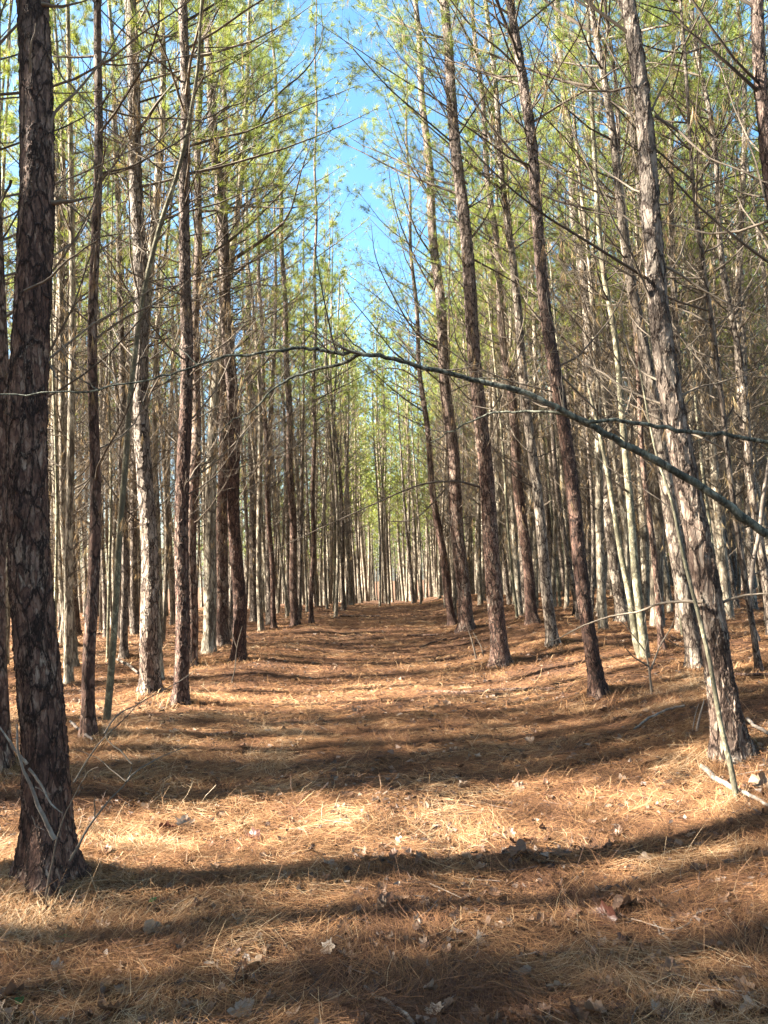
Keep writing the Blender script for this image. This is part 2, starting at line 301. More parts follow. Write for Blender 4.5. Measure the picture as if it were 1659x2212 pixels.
# ---------------------------------------------------------------- the measured pines
# photo positions of base, middle (y 737) and top (y 0); widths there; bark, side of the track, label
HERO = [
 ('L',  (100, 1893, 118), (70, 737, 84), (68, 0, 72), 'near', 96, 'L', 'thick reddish brown pine trunk, nearest of all on the left'),
 ('B',  (192, 1592, 31), (205, 737, 22), (213, 0, 17), 'red', 40, 'L', 'slim dark pine between the nearest thick trunk and the pale green sapling'),
 ('C',  (325, 1497, 48), (305, 737, 34), (281, 0, 27), 'cream', 64, 'L', 'pine with a bright sunlit strip down its left side, left of the track'),
 ('D',  (389, 1518, 37), (400, 737, 28), (396, 0, 21), 'near', 64, 'L', 'straight pine in front of a redder trunk, standing on the left edge of the track'),
 ('D2', (413, 1440, 30), (424, 737, 20), (432, 0, 13), 'red', 24, 'L', 'shaded red pine half hidden behind the straight pine at the left edge'),
 ('E',  (516, 1427, 34), (494, 737, 27), (438, 0, 19), 'near', 48, 'L', 'pine on the left whose long upswept branches reach over the track'),
 ('E2', (477, 1393, 34), (484, 737, 22), (486, 300, 12), 'red', 24, 'L', 'dark pine with a swollen foot just behind the upswept branchy one'),
 ('F',  (638, 1354, 21), (618, 737, 13), (585, 0, 6), 'red', 20, 'L', 'slender dark pine alone near the far left edge of the track'),
 ('G',  (673, 1348, 12), (680, 737, 8), (682, 0, 3), 'red', 16, 'L', 'very thin dark pine nearest the track at the far left edge'),
 ('H',  (592, 1357, 13), (566, 737, 9), (540, 0, 4), 'red', 16, 'L', 'thin reddish pine left of the slender dark one'),
 ('I',  (160, 1397, 16), (140, 737, 11), (112, 0, 7), 'mid', 16, 'L', 'thin pine seen between the nearest thick trunk and the slim dark pine'),
 ('J',  (2, 1660, 44), (-6, 737, 34), (-14, 0, 26), 'red', 32, 'L', 'reddish pine cut by the left edge of the photo'),
 ('K',  (268, 1423, 19), (262, 737, 14), (236, 0, 8), 'mid', 16, 'L', 'grey pine behind the pale green sapling'),
 ('L2', (549, 1342, 20), (538, 737, 11), (520, 0, 5), 'mid', 16, 'L', 'pale pine with a dark flared foot right behind the branchy pine'),
 ('R1', (1082, 1437, 42), (1024, 737, 31), (957, 0, 21), 'near', 64, 'R', 'flaky pine at the right edge of the track leaning left, bright patches at its foot'),
 ('R2', (1293, 1503, 36), (1192, 737, 29), (1108, 0, 20), 'near', 64, 'R', 'pine leaning left with dark cracked bark, second from the big sunlit trunk'),
 ('R3', (1584, 1632, 72), (1440, 737, 48), (1352, 0, 33), 'cream', 96, 'R', 'big leaning pine with cream sunlit plates, nearest on the right'),
 ('R4', (1195, 1394, 30), (1124, 737, 20), (1050, 0, 10), 'mid', 32, 'R', 'pine with a pale sunlit stem between the two dark leaning pines on the right'),
 ('R5', (1150, 1344, 30), (1090, 737, 18), (1020, 0, 9), 'red', 24, 'R', 'dark pine behind the pale stemmed one, its foot in shade'),
 ('R6', (978, 1350, 21), (903, 737, 10), (880, 300, 5), 'red', 16, 'R', 'thin leaning pine first on the right edge of the track'),
 ('R7', (1008, 1362, 38), (956, 737, 25), (897, 0, 12), 'red', 40, 'R', 'dark broad pine with many bare upswept branches over the track'),
 ('R8', (1345, 1340, 30), (1272, 737, 22), (1202, 0, 13), 'mid', 24, 'R', 'pine with a shaded reddish foot, left of the forked green sapling'),
 ('R10', (1507, 1440, 42), (1388, 737, 26), (1278, 0, 14), 'mid', 40, 'R', 'pale pine just behind the left side of the big sunlit trunk'),
 ('R11', (1640, 1450, 15), (1540, 737, 10), (1465, 0, 7), 'mid', 16, 'R', 'thin grey pine right of the big sunlit trunk'),
 ('R12', (1430, 1402, 15), (1370, 737, 11), (1310, 0, 7), 'red', 16, 'R', 'thin dark pine between the forked green sapling and the pale pine'),
 ('R13', (1800, 1590, 46), (1700, 737, 36), (1642, 0, 28), 'near', 40, 'R', 'grey pine entering the top right corner of the photo'),
 ('R14', (1668, 1372, 22), (1588, 737, 14), (1498, 0, 9), 'mid', 16, 'R', 'slim pine rising behind the right edge of the photo'),
]
for _h in HERO:
    _p = on_ground(_h[1][0], _h[1][1])
    if _p[1] < 20: HEAPS.append((_p[0], _p[1], _h[1][2] / FPX * _p[1] / 2 + .08))

# ---------------------------------------------------------------- ground
def build_ground():
    a = np.linspace(-1, 1, 620); xs = 0.3 + 3.2 * np.sinh(a * 5.6) / math.sinh(1.0)
    b = np.linspace(-.9, 1, 760); ys = 6.5 + 3.6 * np.sinh(b * 5.6) / math.sinh(1.0)
    X, Y = np.meshgrid(xs, ys, indexing='ij'); Z = ground(X, Y)
    Z = np.where(Y > 120, np.maximum(Z, gz(0, 120) - .5), Z)
    V = np.stack([X, Y, Z], -1).reshape(-1, 3); ny = len(ys)
    i = np.arange(len(xs) - 1)[:, None] * ny; j = np.arange(ny - 1)[None]
    F = np.stack([i + j, i + ny + j, i + ny + j + 1, i + j + 1], -1).reshape(-1, 4)
    b_ = MB(); b_.add(V, F)
    return tag(b_.obj('forest_floor', ground_mat()), 'forest floor of brown soil and pine straw under the pines', 'ground', kind='structure')
build_ground()

# ---------------------------------------------------------------- branches
def curve_pts(start, d0, L, n, rng, bend=(0, 0, .25), jit=.06):
    d = np.asarray(d0, float); d = d / np.linalg.norm(d); P = [np.asarray(start, float)]; st = L / (n - 1); b = np.asarray(bend, float)
    for i in range(n - 1):
        d = d + b / (n - 1) + rng.normal(0, jit, 3); d /= np.linalg.norm(d); P.append(P[-1] + d * st)
    return np.array(P)
def branch(mb, start, d0, L, r0, rng, twigs=6, n=8, seg=4, bend=.3, live=None, rnd=None, pts=None, dry=None, sub=True, tw=.42):
    """one limb with side twigs; live / dry collect (position, direction) of needle tufts"""
    P = curve_pts(start, d0, L, n, rng, (0, 0, bend), .1 if live is None else .07) if pts is None else np.asarray(pts, float)
    if live is None and pts is None and rng.uniform() < .3: P = P[:max(3, int(n * rng.uniform(.35, .8)))]; L *= .6; r0 *= 1.15
    n = len(P); s = np.linspace(0, 1, n)
    rnd = rng.uniform() if rnd is None else rnd
    mb.tube(P, r0 * (1 - .85 * s) + .0012, seg, 0, rnd)
    Ltot = np.linalg.norm(np.diff(P, axis=0), axis=1).sum()
    for k in range(twigs):
        t = rng.uniform(.22, .97); i = min(int(t * (n - 1)), n - 2); p = P[i] + (P[i + 1] - P[i]) * (t * (n - 1) - i)
        T = P[i + 1] - P[i]; T /= np.linalg.norm(T)
        q = rng.normal(size=3); q[2] *= .6; q -= (q @ T) * T; q /= np.linalg.norm(q) + 1e-9
        d = T * rng.uniform(.5, 1.2) + q; l = Ltot * tw * rng.uniform(.3, 1.0) * (1 - .5 * t)
        Q = curve_pts(p, d, l, 5, rng, (0, 0, .3), .12)
        mb.tube(Q, np.linspace(max(.0022, r0 * .38 * (1 - .6 * t)), .0009, 5), 3, 0, rnd)
        if sub and l > .28:
            for _ in range(int(rng.integers(1, 4))):
                g = Q[int(rng.integers(1, 4))]; e = (Q[-1] - Q[0]) / l + rng.normal(0, .6, 3); ll = l * rng.uniform(.25, .6)
                W = curve_pts(g, e, ll, 4, rng, (0, 0, .2), .12); mb.tube(W, np.linspace(.0018, .0008, 4), 3, 0, rnd)
                if live is not None: live.append((W[-1], W[-1] - W[-2]))
        if live is not None:
            live.append((Q[-1], Q[-1] - Q[-2])); live.append((Q[-2], Q[-1] - Q[-2]))
            if rng.uniform() < .6: live.append((Q[-3], Q[-1] - Q[-2]))
        elif dry is not None and rng.uniform() < .24: dry.append((Q[-1], np.array([0, 0, -1.0]) + rng.normal(0, .2, 3)))
    if live is not None: live.append((P[-1], P[-1] - P[-2])); live.append((P[-2], P[-1] - P[-2]))

def trunk_radius(z, H, r0):
    t = np.clip(z / H, 0, 1)
    return r0 * (1 - t) ** .8 * (1 + .0 * t) + .008 + r0 * .38 * np.exp(-np.clip(z, 0, 9) / .16)
def make_crown(spine, H, z0, z1, nb, rng, twigs=7, Lmax=2.1, side=None, k=25, nl=.18, nw=.0045, low=0.25):
    """living limbs with their tufts: returns (limb mesh builder, needle mesh builder)"""
    wood, fol, live = MB(), MB(), []
    for i in range(nb):
        t = (i + rng.uniform()) / nb; z = z0 + (z1 - z0) * t ** 1.05
        L = Lmax * (1 - t) ** .65 * rng.uniform(.6, 1.1) + .35
        az = i * 2.4 + rng.uniform(-.5, .5)
        if side is not None and rng.uniform() < .45 and t < .8: az = side + rng.normal(0, .6); L *= 1.5
        el = R(rng.uniform(15, 38) + 30 * t)
        d = (math.cos(az) * math.cos(el), math.sin(az) * math.cos(el), math.sin(el))
        branch(wood, spine(z), d, L, .003 + .0055 * L, rng, twigs, 7, 4, .35, live)
    P = np.array([a for a, _ in live]); A = np.array([b for _, b in live])
    for zt in np.linspace(z1, H, 6): P = np.vstack([P, spine(zt)]); A = np.vstack([A, [0, 0, 1.0]])
    keep = rng.uniform(0, 1, len(P)) < np.clip(.32 + (P[:, 2] - z0) * .17, .3, 1)
    fol.needles(P[keep], A[keep], k, nl, nw, rng, spread=(12, 72))
    return wood, fol

def bg_pine(seed, name, label, group, slim=False):
    rng = np.random.default_rng(seed)
    H = rng.uniform(14.5, 17.5); r0 = rng.uniform(.05, .07) if slim else rng.uniform(.08, .12)
    ax, ay = rng.uniform(.04, .16, 2); px, py = rng.uniform(0, 6, 2); lx, ly = rng.normal(0, .012, 2)
    def spine(z): return np.array([ax * (math.sin(z * .55 + px) - math.sin(px)) + lx * z, ay * (math.sin(z * .48 + py) - math.sin(py)) + ly * z, z])
    root = thing(name, (0, 0, 0), label, 'pine tree', group)
    zs = np.concatenate([[-.25, 0, .06, .15, .3, .5], np.linspace(.8, H, 38)])
    mb = MB(); prof = 1 + .05 * rng.normal(size=(len(zs), 10)); mb.tube(np.array([spine(z) for z in zs]), trunk_radius(zs, H, r0), 10, prof=prof)
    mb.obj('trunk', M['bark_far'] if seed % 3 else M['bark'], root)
    dw, dry = MB(), []
    for i in range(60 if slim else 92):
        z = rng.uniform(1.2, 8.6); el = R(rng.uniform(0, 45)); az = rng.uniform(0, 6.28)
        L = rng.uniform(.25, 1.1) if rng.uniform() < .35 or z < 2.5 else rng.uniform(1.2, 2.8)
        branch(dw, spine(z), (math.cos(az) * math.cos(el), math.sin(az) * math.cos(el), math.sin(el)), L, .003 + .004 * L, rng, int(2 + L * 5), 7, 4, .8, dry=dry)
    if dry: dw.needles([a for a, _ in dry], [b for _, b in dry], 10, .15, .005, rng, 1, (4, 28))
    dw.obj('dead_branchwork', [M['twig'], M['dry']], root)
    z0 = rng.uniform(6.8, 8.8)
    wood, fol = make_crown(spine, H, z0, H - .4, 9 if slim else 28, rng, Lmax=1.5 if slim else 2.3, k=24, nw=.0065, twigs=9)
    cr = fol.obj('crown', M['needle'], root, False)
    wood.obj('limbwork', M['twig'], cr)
    return root
def copy_tree(o, parent=None):
    c = o.copy(); COL.objects.link(c)
    if parent is not None: c.parent = parent
    for ch in o.children: copy_tree(ch, c)
    return c

# ---------------------------------------------------------------- the pines one can tell apart
HPOS, HREC = [], {}
def limb_px(mb, uvw, d0, d1, r0, rng, twigs=5, rnd=.3, dense=3):
    """a limb through measured positions, from distance d0 to d1"""
    n = len(uvw); P = np.array([at(u, v, d0 + (d1 - d0) * i / max(1, n - 1)) for i, (u, v) in enumerate(uvw)])
    t = np.linspace(0, n - 1, (n - 1) * dense + 1); i = np.minimum(t.astype(int), n - 2); f = (t - i)[:, None]
    Pm = np.vstack([2 * P[0] - P[1], P, 2 * P[-1] - P[-2]]); a, b, c, d = Pm[i], Pm[i + 1], Pm[i + 2], Pm[i + 3]
    Q = .5 * (2 * b + (c - a) * f + (2 * a - 5 * b + 4 * c - d) * f ** 2 + (3 * b - a - 3 * c + d) * f ** 3)
    return Q
def hero(rec, idx):
    key, b, mdl, tp, bk, seg, side, label = rec
    rng = np.random.default_rng(100 + idx)
    base = on_ground(b[0], b[1]); D = base[1]
    r0 = .9 * b[2] / FPX * D / 2
    pm = at(mdl[0], mdl[1], D); pt = at(tp[0], tp[1], D); rm = .92 * mdl[2] / FPX * D / 2; rt = .95 * tp[2] / FPX * D / 2
    z = [0, pm[2] - base[2], pt[2] - base[2]]
    dxdz = (pt[0] - pm[0]) / max(.3, (z[2] - z[1])); H = max(15.5, z[2] + 2.5)
    H = 16.5 + rng.uniform(-1, 1) if z[2] < 13 else z[2] + 3.5
    dxdz = float(np.clip(dxdz, -.16, .10))
    xk = [0, pm[0] - base[0], pt[0] - base[0]]
    amp = rng.uniform(.015, .035) ; ph = rng.uniform(0, 6)
    # smooth curve through the three measured points, straight above
    c2 = np.polyfit(z, xk, 2)
    def spine(q):
        x = np.polyval(c2, q) if q <= z[2] else np.polyval(c2, z[2]) + float(np.clip(np.polyval(np.polyder(c2), z[2]), -.13, .08)) * (q - z[2])
        return np.array([x + amp * math.sin(q * 1.7 + ph) * min(1, max(q, 0)), amp * 1.5 * math.sin(q * 1.3 + ph) * min(1, max(q, 0)), q])
    def rad(q):
        q = np.asarray(q, float)
        r = np.interp(q, [0, z[1], z[2]], [r0 * .93, rm, rt])
        r = np.where(q > z[2], rt * np.clip(1 - (q - z[2]) / (H - z[2]), 0, 1) ** .8 + .006, r)
        return r + r0 * .5 * np.exp(-np.clip(q, 0, 9) / .13)
    root = thing('pine_tree', base, label, 'pine tree', 'pines planted in rows along the track')
    dz = {96: .0095, 64: .016, 48: .02, 40: .03}.get(seg, .08)
    vis = min(H, z[2] + .6)
    zs = np.concatenate([np.arange(-.3, min(vis, 9), dz), np.linspace(min(vis, 9), H, 40)[1:]])
    th = np.linspace(0, 2 * np.pi, seg, endpoint=False)
    prof = np.ones((len(zs), seg))
    for k_, a_ in ((2, .03), (3, .03), (5, .018)):
        prof += a_ * np.sin(k_ * th[None] + rng.uniform(0, 6) + 1.1 * np.sin(zs[:, None] * .8 + k_))
    for w in np.arange(1.2, H, .75): prof += .035 * np.exp(-((zs[:, None] - w - .1 * math.sin(w * 9)) / .05) ** 2) * (1 + .5 * np.sin(th[None] * 2 + w))
    prof += (.16 * np.sin(th * 4 + idx) [None] * np.exp(-np.clip(zs, 0, 9) / .16)[:, None])
    mb = MB(); mb.tube(np.array([spine(q) for q in zs]), rad(zs), seg, prof=prof)
    mb.obj('trunk', {'near': M['bark_near'], 'cream': M['bark_sunlit'], 'red': M['bark_red'], 'mid': M['bark']}[bk], root)
    side_az = 0.0 if side == 'L' else math.pi
    nbr = 0 if key == 'L' else (52 if seg >= 40 else 75)
    one = MB(); dryone = []
    for i in range(nbr):
        q = rng.uniform(1.6, 10.5); az = rng.uniform(0, 6.28)
        if rng.uniform() < .35: az = side_az + rng.normal(0, .8)
        el = R(rng.uniform(5, 48)); L = rng.uniform(.15, .6) if (q < 2.4 or rng.uniform() < .25) else rng.uniform(1.2, 3.0)
        if D < 7 and abs(math.sin(az)) > .5 and math.sin(az) < 0: az = -az; L *= .8
        d = (math.cos(az) * math.cos(el), math.sin(az) * math.cos(el), math.sin(el))
        t = MB() if seg >= 40 else one; dr = [] if seg >= 40 else dryone
        branch(t, spine(q), d, L, .0025 + .0033 * L, rng, int(2 + L * 6), 9, 5, .9, dry=dr)
        if seg >= 40:
            if dr: t.needles([a for a, _ in dr], [c for _, c in dr], 12, .16, .0028, rng, 1, (4, 28))
            t.obj('branch', [M['twig'], M['dry']], root)
    if one.V:
        if dryone: one.needles([a for a, _ in dryone], [c for _, c in dryone], 10, .15, .004, rng, 1, (4, 28))
        one.obj('dead_branchwork', [M['twig'], M['dry']], root)
    wood, fol = make_crown(spine, H, (6.8 if D < 14 else 5.4) + rng.uniform(-.4, .8), H - .4, 31, rng, side=side_az, twigs=8)
    cr = fol.obj('crown', M['needle'], root, False); wood.obj('limbwork', M['twig'], cr)
    HPOS.append(base[:2]); HREC[key] = (root, base, D, spine)
for i, rec in enumerate(HERO): hero(rec, i)
# measured branches of particular trees
LIMBS = [
 ('L', 0, 0, 12, 2, [(110, 440), (150, 433), (200, 423)]),
 ('L', 0, -.3, 5, 4, [(55, 628), (110, 598), (165, 552), (220, 515), (292, 500)]),
 ('L', 0, .2, 7, 7, [(103, 292), (122, 245), (165, 200), (222, 130), (262, 70), (315, 10)]),
 ('L', 0, 0, 9, 2, [(80, 8), (130, 6), (185, -8)]),
 ('L', 0, -.1, 6, 2, [(66, 155), (70, 110), (78, 50)]),
 ('L', 0, 0, 5, 3, [(110, 790), (125, 815), (145, 828)]),
 ('L', 0, .2, 4, 7, [(102, 120), (140, 170), (190, 220), (240, 280), (265, 300)]),
 ('L', 0, .1, 6, 4, [(25, 390), (10, 430), (-30, 470)]),
 ('B', 0, .2, 5, 8, [(210, 730), (260, 690), (320, 660), (380, 625), (430, 560), (450, 545)]),
 ('C', 0, .3, 5, 6, [(296, 60), (335, 75), (380, 78), (470, 60), (560, 45)]),
 ('E', 0, -.4, 7, 14, [(478, 385), (520, 335), (575, 240), (605, 200), (655, 155), (692, 90), (690, 10)]),
 ('E', 0, -.6, 8, 14, [(500, 565), (550, 530), (600, 490), (628, 452), (650, 370), (675, 300)]),
 ('E', 0, 0, 6, 3, [(500, 580), (520, 583), (540, 580)]),
 ('E', 0, -.2, 6, 4, [(412, 668), (450, 655), (485, 635), (510, 618)]),
 ('E', 0, .4, 4, 12, [(460, 250), (500, 230), (560, 170), (620, 130), (660, 60)]),
 ('E', 0, -.5, 5, 12, [(478, 450), (540, 447), (620, 450), (700, 440)]),
 ('R1', 0, -.8, 5, 10, [(1036, 1052), (1000, 1042), (960, 1040), (905, 1048), (830, 1077), (780, 1100), (700, 1137), (625, 1172), (560, 1210)]),
 ('R1', 0, 0, 5, 5, [(1019, 512), (1050, 470), (1064, 428)]),
 ('R1', 0, -.4, 4, 8, [(1010, 400), (960, 340), (920, 310), (880, 240)]),
 ('R1', 0, .5, 4, 9, [(1022, 560), (1080, 590), (1160, 640), (1250, 700)]),
 ('R2', 0, -.5, 6, 9, [(1150, 375), (1080, 295), (1020, 210), (950, 125), (905, 65)]),
 ('R2', 0, .6, 5, 8, [(1200, 800), (1260, 860), (1330, 930), (1400, 1000), (1500, 1110)]),
 ('R2', 0, 0, 5, 5, [(1105, 70), (1060, 30), (1010, -5)]),
 ('R3', 0, .2, 5, 6, [(1411, 240), (1440, 190), (1458, 140), (1466, 70)]),
 ('R3', 0, -.3, 6, 8, [(1416, 250), (1470, 290), (1530, 340), (1600, 372), (1670, 402)]),
 ('R3', 0, -.2, 6, 8, [(1440, 575), (1490, 605), (1560, 650), (1670, 690)]),
 ('R3', 0, .8, 7, 8, [(1520, 1300), (1480, 1302), (1430, 1306), (1380, 1324), (1290, 1344), (1215, 1380), (1182, 1400)]),
 ('R3', 0, -.2, 6, 6, [(1560, 1300), (1600, 1286), (1640, 1282), (1700, 1276)]),
 ('R3', 0, .4, 5, 8, [(1462, 860), (1500, 840), (1570, 820), (1670, 790)]),
 ('R7', 0, -.6, 5, 12, [(950, 640), (920, 600), (880, 520), (850, 430), (838, 330)]),
 ('R7', 0, -.5, 5, 12, [(940, 560), (900, 500), (870, 420), (850, 350)]),
 ('R7', 0, -.6, 5, 12, [(958, 760), (900, 720), (850, 640), (812, 560), (800, 480)]),
 ('R7', 0, -.6, 4, 12, [(965, 840), (910, 790), (860, 740), (800, 720)]),
 ('R7', 0, -.4, 4, 10, [(930, 430), (880, 350), (850, 280), (820, 180)]),
 ('R7', 0, -.5, 4, 8, [(985, 1030), (940, 1080), (900, 1118), (850, 1125), (830, 1118)]),
 ('R6', 0, -.3, 4, 10, [(915, 830), (870, 800), (820, 800), (780, 820)]),
]
for j, (key, s0, dd, wpx, tw, uv) in enumerate(LIMBS):
    root, base, D, sp = HREC[key]; rng = np.random.default_rng(900 + j)
    d0 = D
    if key == 'L' and j in (1, 4): d0 = D - .17
    if key == 'R3' and uv[-1][0] < 1200: d0 = D - .1
    Q = limb_px(None, uv, d0, d0 + dd, 0, rng) - base
    Q += np.cumsum(rng.normal(0, .006, Q.shape), 0) * .7
    b_ = MB(); branch(b_, None, None, 0, wpx / FPX * d0 / 2, rng, tw, seg=7, pts=Q, tw=.3)
    b_.obj('branch', [M['twig']], root)

# ---------------------------------------------------------------- the rest of the plantation
rngp = np.random.default_rng(5)
cand = []
for ix in range(-46, 47):
    for iy in range(-8, 70):
        x = ix * 1.8 + rngp.normal(0, .26); y = iy * 1.75 + rngp.normal(0, .45) + (ix % 2) * .8
        u = x - float(path_c(y)); fv = abs(x) < .56 * y + .5
        if rngp.uniform() < .08: continue
        if fv and y > 62 and rngp.uniform() < .4: continue
        if not fv and (x > 14 or x < -30 or y > 60): continue
        if not fv and x < -4:
            yf = y + .105 * abs(x)
            if any(a_ < yf < b_ for a_, b_ in ((4.25, 5.3), (7.0, 7.5), (8.7, 10.4), (12, 13))): continue
            if rngp.uniform() < (.12 if yf < 4.1 else .3): continue
        if not fv and x > 4 and rngp.uniform() < .4: continue
        if 38 < y < 66 and -34 < x < -4.0 and rngp.uniform() < .92: continue
        if x < -19 and y > 12 and rngp.uniform() < .9: continue      # the wood ends to the left, light comes in under it
        if x < -7 and 27 < y < 42 and rngp.uniform() < .6: continue
        if y >= 35 and y < 46 and abs(u) < 2.2 and rngp.uniform() < .25: continue
        if y < 35 and abs(u) < (2.2 - .007 * y if y < 22 else 1.65): continue
        cand.append((x, y))
for _ in range(250):                                     # thin stems standing between the rows
    y = math.sqrt(rngp.uniform(13 ** 2, 46 ** 2)); x = y * rngp.uniform(-.56, .56)
    if abs(x - float(path_c(y))) > 2.6 and x > -18: cand.append((x, y))
for yl, yh, n_ in ((-.4, 3.4, 17), (5.6, 6.7, 12)):       # unseen pines added beside the view to shade strips of near ground
    for _ in range(n_):
        x = -rngp.uniform(8, 21); cand.append((x, rngp.uniform(yl, yh) - .105 * abs(x)))
cand = np.array(cand)
az = np.degrees(np.arctan2(cand[:, 0], cand[:, 1])); dist = np.hypot(cand[:, 0], cand[:, 1])
inview = (np.abs(az) < 29.5) & (cand[:, 1] > 0)
HP = np.array(HPOS)
dh = np.array([np.min(np.hypot(*(HP - c).T)) for c in cand])
# keep the measured foreground clear: nothing new nearer than the first measured rows inside the picture
uu = np.abs(cand[:, 0] - path_c(cand[:, 1]))
near_ok = ~(inview & (dist < 11.5)) & ~(inview & (uu < 3.6) & (cand[:, 1] < 19)) & ~((np.abs(az) < 34) & (cand[:, 1] > -1) & (dist < 5.0)) & (dist > 1.8)
yC = HREC['C'][1]; yfc = cand[:, 1] + .105 * np.abs(cand[:, 0]) - (yC[1] + .105 * abs(yC[0]))
yR = HREC['R3'][1]; hitR = np.abs(cand[:, 1] + .105 * (yR[0] - cand[:, 0]) - yR[1])
ok = (dh > 1.15) & near_ok & ~((cand[:, 0] < yR[0]) & (hitR < .5)) & ~((cand[:, 0] < -5) & (np.abs(yfc) < .8))
cand, inview, dist, az = cand[ok], inview[ok], dist[ok], az[ok]
order = np.argsort(dist + 1e3 * ~inview)
N_IND = 268
protos = []
for k in range(12): protos.append(bg_pine(400 + k, 'pine_tree', 'pine', 'pines', k % 2 == 1))
for n_, i in enumerate(order[:N_IND]):
    x, y = cand[i]; kp = n_ % 12 if n_ < 12 or x > 0 or rngp.uniform() < .45 else 2 * int(rngp.integers(0, 6)) + 1
    p = protos[kp]; o = p if n_ < 12 else copy_tree(p)
    w_ = ('slim' if kp % 2 else 'stout') + (' pale' if (400 + kp) % 3 else ' brown')
    r_ = 'just behind the first row' if dist[i] < 17 else ('in the middle rows' if dist[i] < 27 else 'far back in the rows')
    sd_ = 'left' if x < path_c(y) else 'right'
    o['label'] = f'{w_} barked pine {r_} {sd_} of the track'; o['group'] = f'{w_} pines {r_}, {sd_}'
    o.location = (x, y, gz(x, y)); s = rngp.uniform(.86, 1.12); o.scale = (s * rngp.uniform(.9, 1.1),) * 2 + (s,)
    o.rotation_euler = (rngp.normal(0, .022), rngp.normal(-.034 if x > 0 else 0, .025), rngp.uniform(0, 6.28))

# everything farther, or beside and behind the camera: one continuous wood
def lod_tree(seed, lite=False, full=True, rich=False):
    rng = np.random.default_rng(seed); H = rng.uniform(14.5, 17.5) + 2.2 * rich; r0 = rng.uniform(.08, .12); lx, ly = rng.normal(0, .02, 2); ph = rng.uniform(0, 6)
    def spine(z): return np.array([.1 * math.sin(z * .5 + ph) + lx * z, .1 * math.cos(z * .45 + ph) + ly * z, z])
    mb = MB(); zs = np.concatenate([[-.3, .1, .3], np.linspace(1, H, 12)]); mb.tube(np.array([spine(z) for z in zs]), trunk_radius(zs, H, r0), 7)
    for i in range(5 if lite else 18):
        z = rng.uniform(1.5, 8.5); a = rng.uniform(0, 6.28); L = rng.uniform(.6, 2); e = R(rng.uniform(0, 45))
        mb.tube(curve_pts(spine(z), (math.cos(a) * math.cos(e), math.sin(a) * math.cos(e), math.sin(e)), L, 5, rng, (0, 0, .5)), np.linspace(.011, .003, 5), 3, 1)
    P, A = [], []
    z0 = rng.uniform(3, 5.5) if lite else (rng.uniform(4, 6.5) if full else rng.uniform(6, 8)); nb = 14 if lite else 30
    if rich: z0, nb = rng.uniform(3, 5.5), 32
    for i in range(nb):
        t = (i + rng.uniform()) / nb; z = z0 + (H - z0) * t; L = 2.1 * (1 - t) ** .65 * rng.uniform(.6, 1.1) + .3; a = i * 2.4; e = R(rng.uniform(15, 38) + 30 * t)
        Q = curve_pts(spine(z), (math.cos(a) * math.cos(e), math.sin(a) * math.cos(e), math.sin(e)), L, 5, rng, (0, 0, .35))
        mb.tube(Q, np.linspace(.004 + .01 * L, .003, 5), 3, 1)
        for _ in range(int(3 + L * 4)):
            g = Q[int(rng.integers(2, 5))] + rng.normal(0, .28, 3); P.append(g); A.append(g - Q[1] + (0, 0, .2))
    mb.needles(P, A, 8 if lite else (11 if full else 14), .3 if lite else .22, .045 if lite else (.024 if rich else .012), rng, 2, (12, 75), rnd=.8 if rich and seed % 2 else None)  # yellower needles on some rich trees paint in the sunlit glow
    return mb
lods = [lod_tree(700 + k, 6 <= k < 10, k < 10, k > 13) for k in range(17)]
lv = [(np.concatenate(l.V), l) for l in lods]
far = MB()
SHADE_PINES = [(-3.9, 3.75), (-5.3, 5.25), (-6.5, 7.9), (-9.5, 7.4)]  # unseen pines added to throw shade on the leaning pines at right
for n_, i in enumerate(list(order[N_IND:]) + [-1 - k for k in range(len(SHADE_PINES))]):
    x, y = cand[i] if i >= 0 else SHADE_PINES[-1 - i]
    V, l = lv[10 + n_ % 4] if i < 0 else lv[10 + n_ % 4] if not inview[i] else (lv[10 + n_ % 4] if x < -5 and y > 22 and y < 48 else lv[14 + n_ % 3] if y > 34 and -5 < x - path_c(y) < 7 and y < 75 else lv[n_ % 6] if dist[i] < 62 else lv[6 + n_ % 4]); c = MB(); a = rngp.uniform(0, 6.28); s = rngp.uniform(.88, 1.12)
    W = V * s; W = np.stack([W[:, 0] * math.cos(a) - W[:, 1] * math.sin(a) + x, W[:, 0] * math.sin(a) + W[:, 1] * math.cos(a) + y, W[:, 2] + gz(x, y)], 1)
    far.V.append(W.astype(np.float32)); far.A.append(np.concatenate(l.A))
    for f in l.F3: far.F3.append(f + far.n)
    for f in l.F4: far.F4.append(f + far.n)
    far.M3 += l.M3; far.M4 += l.M4; far.n += len(W)
tag(far.obj('distant_pine_wood', [M['bark_far'], M['twig'], M['needle']]), 'far rows of the pine plantation merging into one pale wood', 'woodland', kind='stuff')

